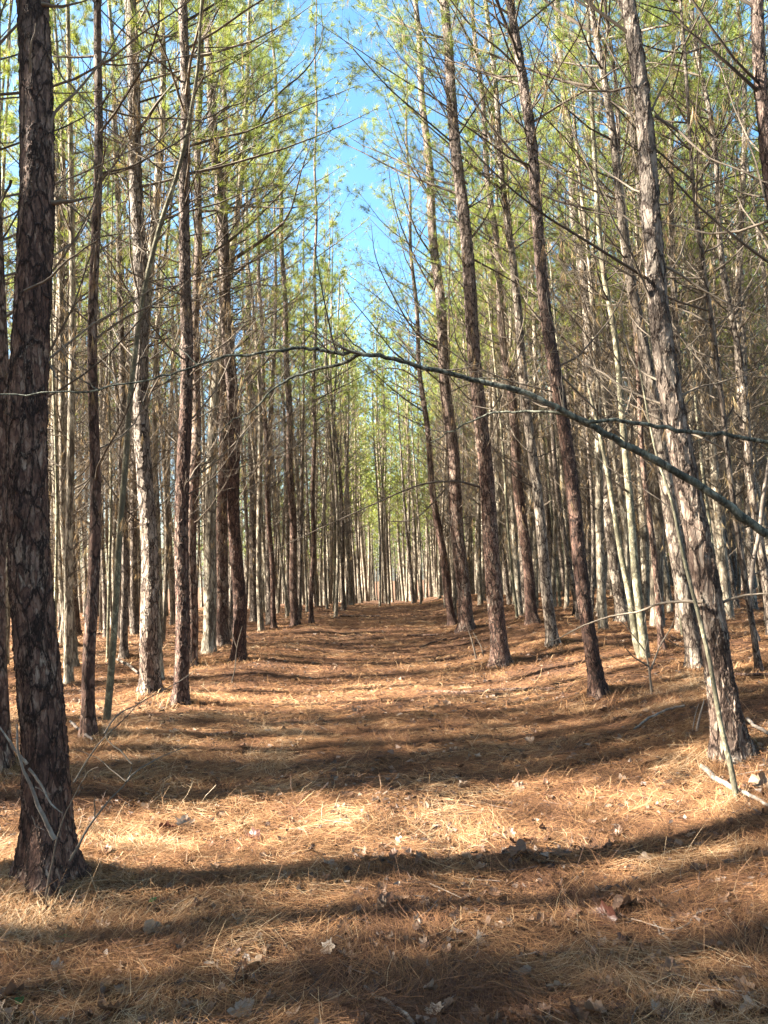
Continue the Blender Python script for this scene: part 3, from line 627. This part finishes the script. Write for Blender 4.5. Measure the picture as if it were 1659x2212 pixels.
# ---------------------------------------------------------------- saplings and leaning stems
def stem(name, label, cat, uvs, widths, depth=None, mat='smooth', twigs=6, ext=2.0, group=None, seed=0, d1=None, seg=10):
    rng = np.random.default_rng(seed); base = on_ground(*uvs[0]); D = base[1]
    root = thing(name, base, label, cat, group)
    Q = limb_px(None, uvs, D, D if d1 is None else D + d1, 0, rng, dense=4) - base
    Q[0] = (Q[0][0], Q[0][1], -.08)
    if ext: e = Q[-1] - Q[-5]; e /= np.linalg.norm(e); Q = np.vstack([Q, [Q[-1] + e * ext * t + (0, 0, .1 * t) for t in (.25, .5, .75, 1)]])
    r = np.interp(np.linspace(0, 1, len(Q)), np.linspace(0, 1, len(widths)), widths) / FPX * D / 2
    mb = MB(); mb.tube(Q, r, seg); mb.obj('stem', M[mat], root)
    for k in range(twigs):
        i = int(rng.integers(len(Q) // 3, len(Q) - 1)); a = rng.uniform(0, 6.28); L = rng.uniform(.4, 1.3)
        t = MB(); branch(t, Q[i], (math.cos(a), math.sin(a) * .6, .6), L, r[i] * .4, rng, 4, 7, 4, .3); t.obj('branch', M['twig'], root)
    return root, base, D
stem('hardwood_sapling', 'pale green smooth sapling leaning right between two pines on the left', 'sapling',
     [(230, 1560), (238, 1475), (250, 1312), (258, 1162), (272, 987), (281, 862), (295, 737), (312, 625), (345, 490), (390, 350), (425, 165), (432, 60)], (16, 13, 12, 11, 8, 5), seed=1, twigs=9)
r_, b_, D_ = stem('hardwood_sapling', 'forked pale green sapling with two stems right of the track', 'sapling',
     [(1394, 1424), (1390, 1380), (1372, 1230), (1362, 1100), (1348, 950), (1330, 737), (1300, 560), (1282, 300), (1269, 0)], (22, 16, 13, 10, 8), seed=2, twigs=8)
mb = MB(); Q = limb_px(None, [(1386, 1422), (1374, 1385), (1362, 1300), (1340, 1190), (1322, 1080), (1300, 960), (1270, 830)], D_ + .05, D_ + .3, 0, None) - b_
mb.tube(Q, np.linspace(.055, .02, len(Q)), 9); mb.obj('second_stem', M['smooth'], r_)
stem('hardwood_sapling', 'thin bent pale stem leaning against the big sunlit pine on the right', 'sapling',
     [(1592, 1728), (1578, 1655), (1556, 1560), (1535, 1440), (1512, 1340), (1478, 1210), (1450, 1080), (1420, 990), (1400, 900)], (13, 10, 8, 5, 3), seed=3, twigs=2, ext=.3, d1=.35)
stem('hardwood_sapling', 'crooked white stem beyond the right edge of the big sunlit pine', 'sapling',
     [(1640, 1388), (1622, 1340), (1621, 1280), (1628, 1210), (1640, 1150), (1652, 1050), (1680, 900)], (11, 9, 8, 6), seed=4, twigs=4, mat='deadwood')
for k, uv in enumerate([[(118, 1475), (120, 1300), (123, 1100), (118, 900), (112, 737), (105, 500)], [(232, 1430), (236, 1250), (240, 1050), (236, 850), (240, 600)],
        [(455, 1380), (458, 1200), (452, 1000), (455, 800), (470, 600)], [(722, 1322), (724, 1150), (722, 900), (730, 700)], [(1256, 1345), (1240, 1150), (1222, 950), (1200, 700)],
        [(1118, 1335), (1100, 1180), (1085, 950), (1060, 700)], [(1475, 1375), (1455, 1200), (1430, 980), (1400, 700)], [(1560, 1345), (1535, 1150), (1510, 950), (1480, 600)], [(1210, 1312), (1196, 1150), (1180, 1000), (1150, 800)]]):
    stem('understory_sapling', 'thin bare straight sapling among the pine trunks', 'sapling', uv, (7, 6, 5, 3), seed=20 + k, twigs=5, group='thin bare saplings among the trunks', seg=6)

# the stem arching right across the picture, rooted outside the right edge
def arching():
    rng = np.random.default_rng(77); D = 3.25
    gp = on_ground(2150, 1900); base = np.array([at(2150, 1500, D)[0], D, 0]); base[2] = gz(base[0], base[1])
    root = thing('arching_sapling', base, 'long smooth grey green stem arching low across the whole track', 'sapling')
    uv = [(2120, 1560), (2000, 1440), (1850, 1280), (1740, 1190), (1659, 1140), (1560, 1072), (1450, 1011), (1350, 956), (1270, 915), (1190, 870), (1100, 836), (1000, 812), (900, 789), (840, 770), (780, 763), (720, 762), (680, 756), (600, 757), (520, 766), (440, 790), (380, 808), (300, 829), (220, 841), (120, 848), (0, 850), (-120, 838)]
    Q = limb_px(None, uv, D, D - .1, 0, rng, dense=4) - base
    Q = np.vstack([[0, 0, -.1], [.02, 0, .25], Q + 0]) ; n = len(Q)
    kk = np.cumsum(rng.normal(0, .0035, (n, 3)), 0); kk -= np.linspace(0, 1, n)[:, None] * kk[-1]; Q[2:-2] += kk[2:-2] + rng.normal(0, .0025, (n - 4, 3))
    w = np.interp(np.arange(n), [0, 10, 18, 34, 50, 66, 80, n - 1], [32, 25, 18, 14, 10, 7, 4.5, 3]) / FPX * D / 2
    for k in range(6, n, 7): w[k] *= 1.14
    mb = MB(); mb.tube(Q, w, 14, prof=1 + .05 * rng.normal(size=(n, 14)))
    for k in range(10, n - 4, 3):            # broken spurs and buds
        if rng.uniform() < .6: mb.tube(curve_pts(Q[k], rng.normal(0, 1, 3), w[k] + rng.uniform(.006, .03), 3, rng), [w[k] * .45, w[k] * .3, w[k] * .16], 5)
    mb.obj('stem', M['limb_green'], root)
    for _ in range(16):
        i = int(rng.integers(14, n - 2)); tb = MB(); branch(tb, Q[i], np.array([rng.uniform(-1, .1), rng.uniform(-.6, .6), rng.uniform(-.25, .9)]), rng.uniform(.12, .5), .003, rng, 3, 7, 4, .2); tb.obj('branch', M['twig'], root)
    def side(uv, w0, w1, d1=0.0, tw=3, mt='limb_green'):
        q = limb_px(None, uv, D - .03, D - .03 + d1, 0, rng, dense=4) - base; q[1:-1] += rng.normal(0, .003, (len(q) - 2, 3))
        t = MB(); t.tube(q, np.linspace(w0, w1, len(q)) / FPX * D / 2, 8, 0)
        for _ in range(tw):
            i = int(rng.integers(2, len(q) - 1)); a = rng.uniform(-1, 1)
            t.tube(curve_pts(q[i], (q[i] - q[i - 1]) * 8 + rng.normal(0, .5, 3), rng.uniform(.1, .35), 6, rng, (0, 0, .3), .1), np.linspace(.0022, .0008, 6), 4, 1)
        t.obj('branch', [M[mt], M['twig']], root)
    side([(1268, 914), (1300, 909), (1340, 909), (1400, 918), (1480, 934), (1560, 938), (1640, 952), (1700, 962)], 8, 10, .1, 2)
    side([(1272, 915), (1200, 891), (1140, 888), (1080, 891), (1030, 905), (980, 930), (930, 955)], 7, 3, .25, 5)
    side([(778, 765), (740, 786), (690, 796), (640, 812), (590, 842), (545, 888), (505, 905), (470, 940)], 9, 2, .3, 7)
    side([(790, 763), (765, 742), (738, 716)], 5, 2, 0, 1); side([(770, 760), (752, 735), (745, 712)], 3, 1.5, 0, 0)
    side([(900, 789), (960, 806), (1000, 815), (1100, 820)], 3, 1.5, .3, 2)
    side([(905, 790), (912, 772), (935, 750)], 3, 1, 0, 1)
    side([(620, 757), (560, 700), (540, 660)], 3, 1, .2, 2); side([(430, 792), (380, 740), (360, 700)], 3, 1, .2, 2); side([(210, 842), (150, 800), (130, 720)], 3, 1, -.1, 2)
arching()

# ---------------------------------------------------------------- sticks and fallen wood
def stick(name, label, cat, uvs, widths, mat='deadwood', lift=.01, group=None, side=(), seed=0):
    rng = np.random.default_rng(seed); pts = [on_ground(*q) for q in uvs]
    base = pts[0].copy(); P = np.array([p + (0, 0, lift + w / FPX * p[1] / 2 * .6) for p, w in zip(pts, np.interp(np.linspace(0, 1, len(uvs)), np.linspace(0, 1, len(widths)), widths))]) - base
    n = len(P); t = np.linspace(0, n - 1, (n - 1) * 6 + 1); P2 = np.stack([np.interp(t, np.arange(n), P[:, k]) for k in range(3)], 1) + rng.normal(0, .004, (len(t), 3))
    P2[:, 2] = np.maximum(P2[:, 2], [gz(a + base[0], b + base[1]) - base[2] + .004 for a, b in P2[:, :2]])
    r = np.interp(np.linspace(0, 1, len(P2)), np.linspace(0, 1, len(widths)), widths) / FPX * base[1] / 2
    mb = MB(); mb.tube(P2, r, 8)
    for s_ in side:
        q = np.array([p - base for p in [at(u, v, base[1] + d) for u, v, d in s_]]); mb.tube(q, np.linspace(.005, .0015, len(q)), 5)
    o = mb.obj(name, M[mat], loc=Vector([float(c) for c in base])); return tag(o, label, cat, group)
stick('fallen_log', 'brown half buried log lying across the track', 'log', [(905, 1497), (990, 1499), (1080, 1494), (1150, 1490), (1212, 1491)], (6, 9, 10, 8, 5), 'bark_red', -.012)
stick('fallen_branch', 'broken white branch lying on sunlit straw below the big leaning pine', 'branch', [(1517, 1667), (1560, 1700), (1600, 1722), (1665, 1752)], (11, 12, 9, 6), 'deadwood', .02)
stick('fallen_branch', 'grey twig with a pale broken tip in shade left of the big leaning pine', 'branch', [(1370, 1585), (1402, 1560), (1440, 1543), (1480, 1534)], (4, 5, 5, 6), 'deadwood', .03)
stick('fallen_branch', 'thin pale twig lying in the shaded straw at the lower right', 'branch', [(1412, 2000), (1440, 2035), (1462, 2066)], (3, 5, 6), 'deadwood', .01)
stick('fallen_branch', 'curved grey twig resting above the thin pale one at lower right', 'branch', [(1430, 2028), (1480, 2010), (1510, 1983), (1548, 1972)], (3, 5, 5, 3), 'deadwood', .012)
stick('fallen_branch', 'grey stick cut by the bottom edge of the photo', 'branch', [(788, 2142), (830, 2170), (870, 2200), (900, 2240)], (6, 8, 9, 9), 'deadwood', .01)
stick('fallen_branch', 'dark stick lying on the far part of the track', 'branch', [(735, 1333), (780, 1334), (822, 1333)], (4, 4, 3), 'bark_red', .02)
stick('fallen_branch', 'dark stick beside a small debris heap on the track', 'branch', [(880, 1376), (920, 1375), (948, 1374)], (4, 4, 3), 'bark_red', .02)
stick('fallen_branch', 'thin dark stick left of the broad dark pine on the right', 'branch', [(905, 1402), (930, 1392), (965, 1383)], (3, 4, 3), 'bark_red', .02)
stick('fallen_branch', 'stout brown stick half sunk in straw left of centre', 'branch', [(440, 1590), (500, 1587), (560, 1592)], (6, 9, 6), 'bark_red', .0)
stick('fallen_branch', 'pale forked stick on the straw by the slim dark pine', 'branch', [(152, 1572), (175, 1592), (200, 1612)], (6, 6, 4), 'deadwood', .05)
stick('fallen_branch', 'dark dead branch lying in straw at the right edge', 'branch', [(1590, 1468), (1630, 1470), (1680, 1470)], (5, 7, 7), 'bark_red', .05)
stick('fallen_branch', 'grey stick poking from behind the big leaning pine foot', 'branch', [(1615, 1570), (1640, 1590), (1680, 1612)], (7, 7, 6), 'deadwood', .05)
stick('fallen_branch', 'grey stick on the straw between the two left edge pines', 'branch', [(252, 1432), (275, 1442), (298, 1462)], (5, 6, 4), 'bark', .05)
def snag():
    b = on_ground(1240, 1332); root = MB(); D = b[1]
    P = np.array([at(u, v, D) for u, v in ((1240, 1335), (1243, 1310), (1250, 1272))]) - b; P[0][2] = -.05
    root.tube(np.array([P[0], (P[0] + P[1]) / 2, P[1], (P[1] + P[2]) / 2, P[2]]), [.07, .06, .055, .045, .012], 9, prof=1 + .15 * np.random.default_rng(3).normal(size=(5, 9)))
    tag(root.obj('charred_stump', M['char'], loc=Vector([float(c) for c in b])), 'short charred black snag standing behind the dark leaning pines', 'stump')
snag()
def low_twigs(name, label, cat, lines, mat, group=None, seed=0, D=None):
    rng = np.random.default_rng(seed); b = on_ground(*lines[0][0][:2]); D = D or b[1]; root = thing(name, b, label, cat, group)
    for k, (uvs, w, dd) in enumerate((l[0:-2], l[-2], l[-1]) for l in lines):
        q = limb_px(None, [u[:2] for u in uvs], D, D + dd, 0, rng, dense=4) - b; q[1:] += np.cumsum(rng.normal(0, .0035, (len(q) - 1, 3)), 0) * .5
        if k == 0 and mat != 'deadwood': q[0][2] = min(q[0][2], -.03)
        t = MB(); t.tube(q, np.linspace(w, max(1.2, w * .35), len(q)) / FPX * D / 2, 7); t.obj('branch' if k else 'stem', M[mat], root)
    return root
low_twigs('broken_branch', 'white bare broken branch leaning across the foot of the nearest thick trunk', 'branch',
    [[(118, 1812), (98, 1772), (80, 1728), (68, 1688), (56, 1655), (44, 1600), (42, 1560), 10, -.1], [(58, 1650), (40, 1625), (20, 1590), (-4, 1552), 7, -.1], [(62, 1660), (85, 1692), (108, 1735), (128, 1756), 6, -.02], [(76, 1700), (96, 1712), (112, 1716), 2.5, 0], [(68, 1762), (82, 1788), (100, 1800), 2, 0]], 'deadwood', seed=5, D=3.55)
low_twigs('twiggy_shrub', 'bare brown twiggy shrub beside the nearest thick trunk', 'shrub',
    [[(96, 1955), (100, 1910), (112, 1850), (128, 1790), (150, 1740), (176, 1690), 5, 0], [(150, 1860), (190, 1790), (230, 1735), (268, 1692), (285, 1650), 6, .3], [(272, 1690), (300, 1665), (350, 1635), (410, 1612), 5, .4], [(285, 1650), (262, 1625), (235, 1600), (225, 1580), 4, .1],
     [(272, 1688), (235, 1665), (205, 1640), (160, 1625), 3, .1], [(225, 1585), (255, 1545), (300, 1520), (380, 1475), (425, 1445), 4, .5], [(160, 1690), (210, 1610), (260, 1560), (320, 1495), 4, .2], [(205, 1765), (203, 1735), (206, 1720), 3, 0], [(176, 1690), (195, 1665), (215, 1655), 2.5, 0]], 'twig', seed=6)
low_twigs('twiggy_shrub', 'small bare brown shrub in shaded straw left of the big leaning pine', 'shrub',
    [[(1408, 1500), (1402, 1440), (1395, 1405), (1400, 1380), 6, 0], [(1404, 1450), (1425, 1400), (1450, 1360), (1462, 1330), 4, .2], [(1402, 1440), (1370, 1420), (1350, 1398), 4, -.2], [(1440, 1380), (1470, 1395), (1500, 1398), 3, .1], [(1395, 1410), (1360, 1360), (1340, 1340), 3, 0]], 'twig', seed=7)
low_twigs('twiggy_shrub', 'tiny pair of bare forked stems below the broad dark pine', 'shrub',
    [[(1030, 1425), (1020, 1385), (1012, 1362), 4, 0], [(1046, 1430), (1040, 1400), (1022, 1365), 3, .1]], 'twig', seed=8)
low_twigs('twiggy_shrub', 'pale bare upright twig at the foot of the upswept branchy pine', 'shrub',
    [[(500, 1478), (508, 1440), (512, 1400), (524, 1352), 3, 0], [(512, 1400), (505, 1380), (500, 1350), 2, .1]], 'twig', seed=9)
low_twigs('twiggy_shrub', 'small leaning bare twig in shade between the leaning pines', 'shrub',
    [[(1505, 1580), (1512, 1545), (1522, 1510), 6, 0], [(1495, 1582), (1500, 1550), (1508, 1520), 3, .1]], 'deadwood', seed=10)

# ---------------------------------------------------------------- litter: pine straw, dry grass, dead leaves
def straw():
    rng = np.random.default_rng(11); b = MB()
    zones = [(2.2, 5.0, 6600, .0016), (5.0, 8.5, 3600, .0023), (8.5, 15, 1250, .0038), (15, 26, 420, .006), (26, 42, 140, .011)]
    for y0, y1, dens, w in zones:
        area = (y1 ** 2 - y0 ** 2) * .62; n = int(area * dens)
        y = np.sqrt(rng.uniform(y0 ** 2, y1 ** 2, n)); x = y * rng.uniform(-.62, .62, n)
        cl = vnoise(x / .22, y / .22, 21) + vnoise(x / .9, y / .9, 22)
        keep = rng.uniform(-.75, .9, n) < cl + .35; x, y, cl = x[keep], y[keep], cl[keep]; n = len(x)
        L = rng.uniform(.09, .2, n); a = rng.uniform(0, np.pi, n) + 0
        sw = vnoise(x / .5, y / .5, 31) * 7; a = np.where(rng.uniform(size=n) < .55, sw + rng.normal(0, .45, n), a)
        dx, dy = np.cos(a), np.sin(a); sl = rng.normal(0, .12, n); sl = np.where(rng.uniform(size=n) < .02, rng.uniform(.3, 1.0, n), sl)
        bend = rng.normal(0, .02, n); lift = rng.uniform(.001, .022, n) + .012 * np.clip(cl, 0, 1)
        wx, wy = -dy, dx; P = []
        for s_, bb in ((-.5, 0), (0, 1), (.5, 0)):
            X = x + dx * L * s_ + wx * bend * bb; Y = y + dy * L * s_ + wy * bend * bb
            Z = ground(X, Y) + lift + np.abs(sl) * L * (s_ + .5) + rng.uniform(0, .004, n)
            ww = w * (1 if s_ == 0 else .7) * rng.uniform(.8, 1.2, n) / 2; tl = rng.uniform(-.7, .7, n)
            P.append(np.stack([X - wx * ww, Y - wy * ww, Z - tl * ww], 1)); P.append(np.stack([X + wx * ww, Y + wy * ww, Z + tl * ww], 1))
        V = np.stack(P, 1).reshape(-1, 3); k = np.arange(n)[:, None] * 6
        F = np.concatenate([k + [0, 1, 3, 2], k + [2, 3, 5, 4]], 0)
        tone = np.clip(.40 + .5 * vnoise(x / 1.1, y / 1.3, 41) + .6 * vnoise(x / .33, y / .28, 42) + rng.normal(0, .23, n), 0, 1)
        b.add(V, F, 0, np.repeat(tone, 6))
    for hx, hy, hr in HEAPS:                 # needles heaped against the trunk feet
        n = int(1500 * min(1, 6 / hy) + 250); a = rng.uniform(0, 2 * np.pi, n); r = hr * rng.uniform(.55, 1.9, n); w = .0016 * max(1, hy / 4)
        x = hx + np.cos(a) * r; y = hy + np.sin(a) * r; d = a + rng.normal(0, .7, n); L = rng.uniform(.08, .17, n)
        zb = ground(x, y) + rng.uniform(0, .02, n); rise = np.clip(1.5 - r / hr, 0, 1) * rng.uniform(0, .6, n)
        x2, y2 = x - np.cos(d) * L, y - np.sin(d) * L; x1, y1 = (x + x2) / 2, (y + y2) / 2; sx, sy = -np.sin(d) * w / 2, np.cos(d) * w / 2
        V = np.stack([np.stack(q, 1) for q in ((x - sx, y - sy, zb), (x + sx, y + sy, zb), (x1 - sx, y1 - sy, zb + rise * L * .6 + .006), (x1 + sx, y1 + sy, zb + rise * L * .6 + .006), (x2 - sx, y2 - sy, zb + rise * L + .004), (x2 + sx, y2 + sy, zb + rise * L + .004))], 1).reshape(-1, 3)
        k = np.arange(n)[:, None] * 6; b.add(V, np.concatenate([k + [0, 1, 3, 2], k + [2, 3, 5, 4]]), 0, np.repeat(np.clip(rng.normal(.55, .22, n), 0, 1), 6))
    tag(b.obj('pine_straw', M['straw'], smooth=False), 'loose fallen pine needles carpeting the track and banks', 'pine straw', kind='stuff')
straw()
def grass():
    rng = np.random.default_rng(12); b = MB(); C = []
    for key in HREC:
        _, p, D, _s = HREC[key]
        if D < 16:
            for _ in range(26): a = rng.uniform(0, 6.28); r = rng.uniform(.12, .5); C.append((p[0] + r * math.cos(a), p[1] + r * math.sin(a) - .1, 7))
    for _ in range(300):
        y = 4.5 + 14 * rng.uniform() ** 1.2; x = y * rng.uniform(-.6, .6); u = x - float(path_c(y))
        if abs(u) > 1.1 or rng.uniform() < .25: C.append((x, y, 6))
    for x, y, n in C:
        z = gz(x, y); k = n + int(rng.integers(0, 5)); P = np.tile([x, y, z], (k, 1)) + rng.normal(0, .03, (k, 3)) * (1, 1, 0)
        a = rng.uniform(0, 6.28, k); L = rng.uniform(.06, .2, k)[:, None]; D = np.stack([np.cos(a) * .8, np.sin(a) * .8, rng.uniform(.15, 1.0, k)], 1)
        w = .0016 * max(1, y / 4); S = np.stack([-np.sin(a), np.cos(a), 0 * a], 1) * w
        M1 = P + D * L * .55; T = P + D * L * 1.0 - np.array([0, 0, 1]) * L * .35
        V = np.stack([P - S, P + S, M1 + S * .8, M1 - S * .8, T], 1).reshape(-1, 3); i = np.arange(k)[:, None] * 5
        o0 = b.n; t = np.repeat(rng.uniform(.5, 1, k), 5)
        b.add(V, i + [0, 1, 2, 3], 0, t); 
        b.F3.append(i + [3, 2, 4] + o0); b.M3.append(np.zeros(k, int))
    tag(b.obj('dry_grass', M['straw'], smooth=False), 'sparse dry grass blades sticking out of the straw', 'grass', kind='stuff')
grass()

def debris():
    rng = np.random.default_rng(14); b = MB()
    for zi, (y0, y1, n, sz) in enumerate(((2.3, 6, 5000, 1), (6, 14, 6000, 1.5), (14, 30, 4000, 2.6))):
        y = np.sqrt(rng.uniform(y0 ** 2, y1 ** 2, n)); x = y * rng.uniform(-.62, .62, n)
        keep = rng.uniform(-.3, .5, n) < vnoise(x / .6, y / .6, 61) + .5 * vnoise(x / .15, y / .15, 62); x, y = x[keep], y[keep]; n = len(x)
        a = rng.uniform(0, 6.28, n); L = rng.uniform(.006, .028, n) * sz; W = L * rng.uniform(.3, .8, n); P = []
        for cx, cy in ((-1, -.6), (.7, -1), (1, .5), (-.3, 1), (-1.1, .3)):
            X = x + (np.cos(a) * cx * L - np.sin(a) * cy * W); Y = y + (np.sin(a) * cx * L + np.cos(a) * cy * W)
            P.append(np.stack([X, Y, ground(x, y) + rng.uniform(.012, .03, n) + rng.normal(0, .25, n) * L], 1))
        V = np.stack(P, 1).reshape(-1, 3); k = np.arange(n)[:, None] * 5
        b.add(V, np.concatenate([k + [0, 1, 2], k + [0, 2, 3], k + [0, 3, 4]]), 0, np.repeat(rng.uniform(0, 1, n), 5))
    for _ in range(700):
        y = 2.4 + 14 * rng.uniform() ** 1.5; x = y * rng.uniform(-.6, .6); a = rng.uniform(0, 6.28); L = rng.uniform(.05, .3)
        Q = curve_pts((x, y, gz(x, y) + .02), (math.cos(a), math.sin(a), 0), L, 5, rng, (0, 0, 0), .15); Q[:, 2] = ground(Q[:, 0], Q[:, 1]) + .016 + rng.uniform(0, .012)
        b.tube(Q, np.linspace(rng.uniform(.002, .005), .001, 5), 4, 0, rng.uniform())
    tag(b.obj('bark_flakes', M['flake'], smooth=False), 'bark flakes, twig bits and crumbled leaves mixed into the straw', 'debris', kind='stuff')
M['flake'] = leaf_mat('bark_flake', [(0, (.02, .013, .01)), (.5, (.07, .045, .035)), (.85, (.17, .125, .10)), (1, (.30, .25, .2))], .05)
debris()
def leaf_mesh(seed, mat, lobes=5, size=.055):
    rng = np.random.default_rng(seed); n = 36; t = np.linspace(0, 2 * np.pi, n, endpoint=False)
    r = 1 + (.17 * np.cos(lobes * t + .5) + .09 * np.cos((lobes + 3) * t + 1) + .06 * rng.normal(size=n) * (lobes > 0))
    if lobes == 0: r = np.ones(n)
    X = np.cos(t) * r * 1.15; Y = np.sin(t) * r * .85
    rings = [(0, 0)]; V = [[0, 0, 0]]
    c1, c2, c3 = rng.uniform(-.6, 1.1), rng.uniform(-.9, .9), rng.uniform(.2, 1.5)
    for s_ in (.5, 1):
        for x, y in zip(X * s_, Y * s_): V.append([x, y, .35 * c1 * x * x + .35 * c2 * x * y + .5 * c3 * y * y + (.12 * rng.normal() * s_ if lobes else 0)])
    V = np.array(V) * size; V[:, 2] -= V[:, 2].min() * .6
    b = MB(); F3 = [[0, 1 + i, 1 + (i + 1) % n] for i in range(n)]; F4 = [[1 + i, 1 + n + i, 1 + n + (i + 1) % n, 1 + (i + 1) % n] for i in range(n)]
    b.add(V, F3); b.F4.append(np.array(F4)); b.M4.append(np.zeros(n, int))
    P = np.array([[-1.1 * size, 0, 0], [-1.7 * size, .1 * size, .1 * size], [-2.1 * size, .3 * size, .1 * size]]) ; b.tube(P, [.0012, .001, .0008], 4)
    return b.mesh('leaf', mat)
def put_leaf(me, p, s, rz, rx, ry, label, group=None, name='fallen_leaf'):
    o = bpy.data.objects.new(name, me); COL.objects.link(o); o.location = (float(p[0]), float(p[1]), float(p[2]) + .012 + .008 * s); o.scale = (s,) * 3
    o.rotation_euler = (rx, ry, rz); return tag(o, label, 'leaf', group)
LB = [leaf_mesh(50 + k, M['leafbrown'], (5, 5, 3, 6, 4, 5, 2)[k]) for k in range(7)]
LP = [leaf_mesh(60 + k, M['leafpale'], (5, 3, 4)[k]) for k in range(3)]; LR = leaf_mesh(70, M['leafred'], 5); LG = leaf_mesh(71, M['leafgreen'], 0, .02)
for k, (u, v, me, s, rx, ry, lab) in enumerate([
    (1125, 1852, LP[0], 1.1, .25, -.2, 'large crumpled tan leaf where the sun strip meets shade'),
    (1170, 1872, LP[1], .95, .1, .4, 'curled tan leaf touching the large crumpled one on its right'),
    (1350, 1968, LP[2], 1.15, .35, .1, 'flat grey tan leaf above the red brown one at lower right'),
    (1312, 1992, LR, 1.15, .9, .3, 'dark red brown curled leaf standing up at lower right'),
    (332, 2022, LP[1], 1.0, .3, .1, 'pale tattered leaf at the lower left, alone on dark straw'),
    (385, 2058, LP[0], .8, .2, .2, 'pale leaf just below and right of the tattered one'),
    (18, 2170, LP[2], 1.1, .5, .1, 'whitish leaf in the bottom left corner'),
    (548, 1815, LR, .95, .4, .2, 'red brown leaf at the end of the near sun strip'),
    (395, 1792, LB[3], 1.3, .6, .1, 'pale brown arched leaf behind the near sun strip'),
    (360, 1800, LR, 1.0, .5, .4, 'dark red leaf left of the arched pale brown one'),
    (320, 1750, LP[2], .95, .3, .3, 'grey leaf behind the bare twiggy shrub'),
    (195, 1785, LP[1], .9, .2, .1, 'cream leaf between the nearest trunk and the shrub twigs'),
    (648, 1935, LP[0], .8, .7, .3, 'small whitish leaf standing in the straw left of centre'),
    (550, 2095, LP[1], .7, .1, .3, 'small white leaf scrap near the bottom left of centre'),
    (710, 2060, LB[1], .75, .5, .2, 'pale brown folded leaf near the bottom centre'),
    (985, 1990, LP[2], .6, .8, .3, 'tiny white upright leaf scrap in the shaded straw'),
    (1345, 2155, LP[0], .7, .6, .2, 'pale pointed leaf near the bottom right'),
    (968, 2185, LP[1], .65, .3, .2, 'whitish leaf scrap by the bottom edge right of centre'),
    (1645, 1700, LP[2], 1.2, .8, .2, 'large cream leaf in sun at the right edge')]):
    put_leaf(me, on_ground(u, v), s * .85, k * 1.7, rx, ry, lab)
for (u, v, lab) in ((331, 1956, 'small round green leaf left of centre in the straw'), (135, 2037, 'small green leaf below the nearest thick trunk'), (43, 2178, 'small green leaf beside the whitish one in the corner')):
    put_leaf(LG, on_ground(u, v), 1.0, u, .2, .1, lab, name='green_leaf')
def litter():                                # small leaves and torn pieces beyond counting
    rng = np.random.default_rng(15); b = MB()
    src = []
    for me in LB:
        v = np.zeros(len(me.vertices) * 3, np.float32); me.vertices.foreach_get('co', v); src.append((v.reshape(-1, 3)[:73], None))
    n_ = 36; F3 = np.array([[0, 1 + i, 1 + (i + 1) % n_] for i in range(n_)]); F4 = np.array([[1 + i, 1 + n_ + i, 1 + n_ + (i + 1) % n_, 1 + (i + 1) % n_] for i in range(n_)])
    for k in range(2400):
        y = 2.4 + 20 * rng.uniform() ** 1.7; x = y * rng.uniform(-.6, .6); V = src[k % 7][0]; s = rng.uniform(.2, .6); a, t1, t2 = rng.uniform(0, 6.28), rng.normal(0, .35), rng.normal(0, .35)
        Mx = Matrix.Rotation(a, 3, 'Z') @ Matrix.Rotation(t1, 3, 'X') @ Matrix.Rotation(t2, 3, 'Y')
        W = (V * s * (1, rng.uniform(.5, 1), rng.uniform(.6, 2))) @ np.array(Mx).T + (x, y, gz(x, y) + .012)
        o0 = b.n; b.add(W, F3, 0, rng.uniform()); b.F4.append(F4 + o0); b.M4.append(np.zeros(n_, int))
    tag(b.obj('leaf_litter', M['litter']), 'small torn brown leaf pieces sunk in the straw', 'leaf litter', kind='stuff')
M['litter'] = leaf_mat('leaf_litter', [(0, (.05, .028, .02)), (.4, (.13, .075, .05)), (.75, (.22, .145, .10)), (1, (.38, .29, .21))], .15, False, .4)
litter()
rngl = np.random.default_rng(13)
def leaf_words(x, y):
    u = x - float(path_c(y)); w = 'on the left bank' if u < -1.3 else ('on the right bank' if u > 1.3 else 'on the track')
    d = 'close to the photographer' if y < 4.2 else ('a few steps ahead' if y < 8 else 'far ahead')
    return f'dry curled leaf lying on pine straw {w}, {d}', f'dry leaves {w}, {d}'
for k in range(275):
    y = 2.7 + 16 * rngl.uniform() ** 1.9; x = y * rngl.uniform(-.58, .58)
    put_leaf(LB[k % 7] if rngl.uniform() < .93 else LP[k % 3], (x, y, gz(x, y)), rngl.uniform(.35, .85), rngl.uniform(0, 6.28), rngl.normal(0, .35), rngl.normal(0, .35),
             *leaf_words(x, y))
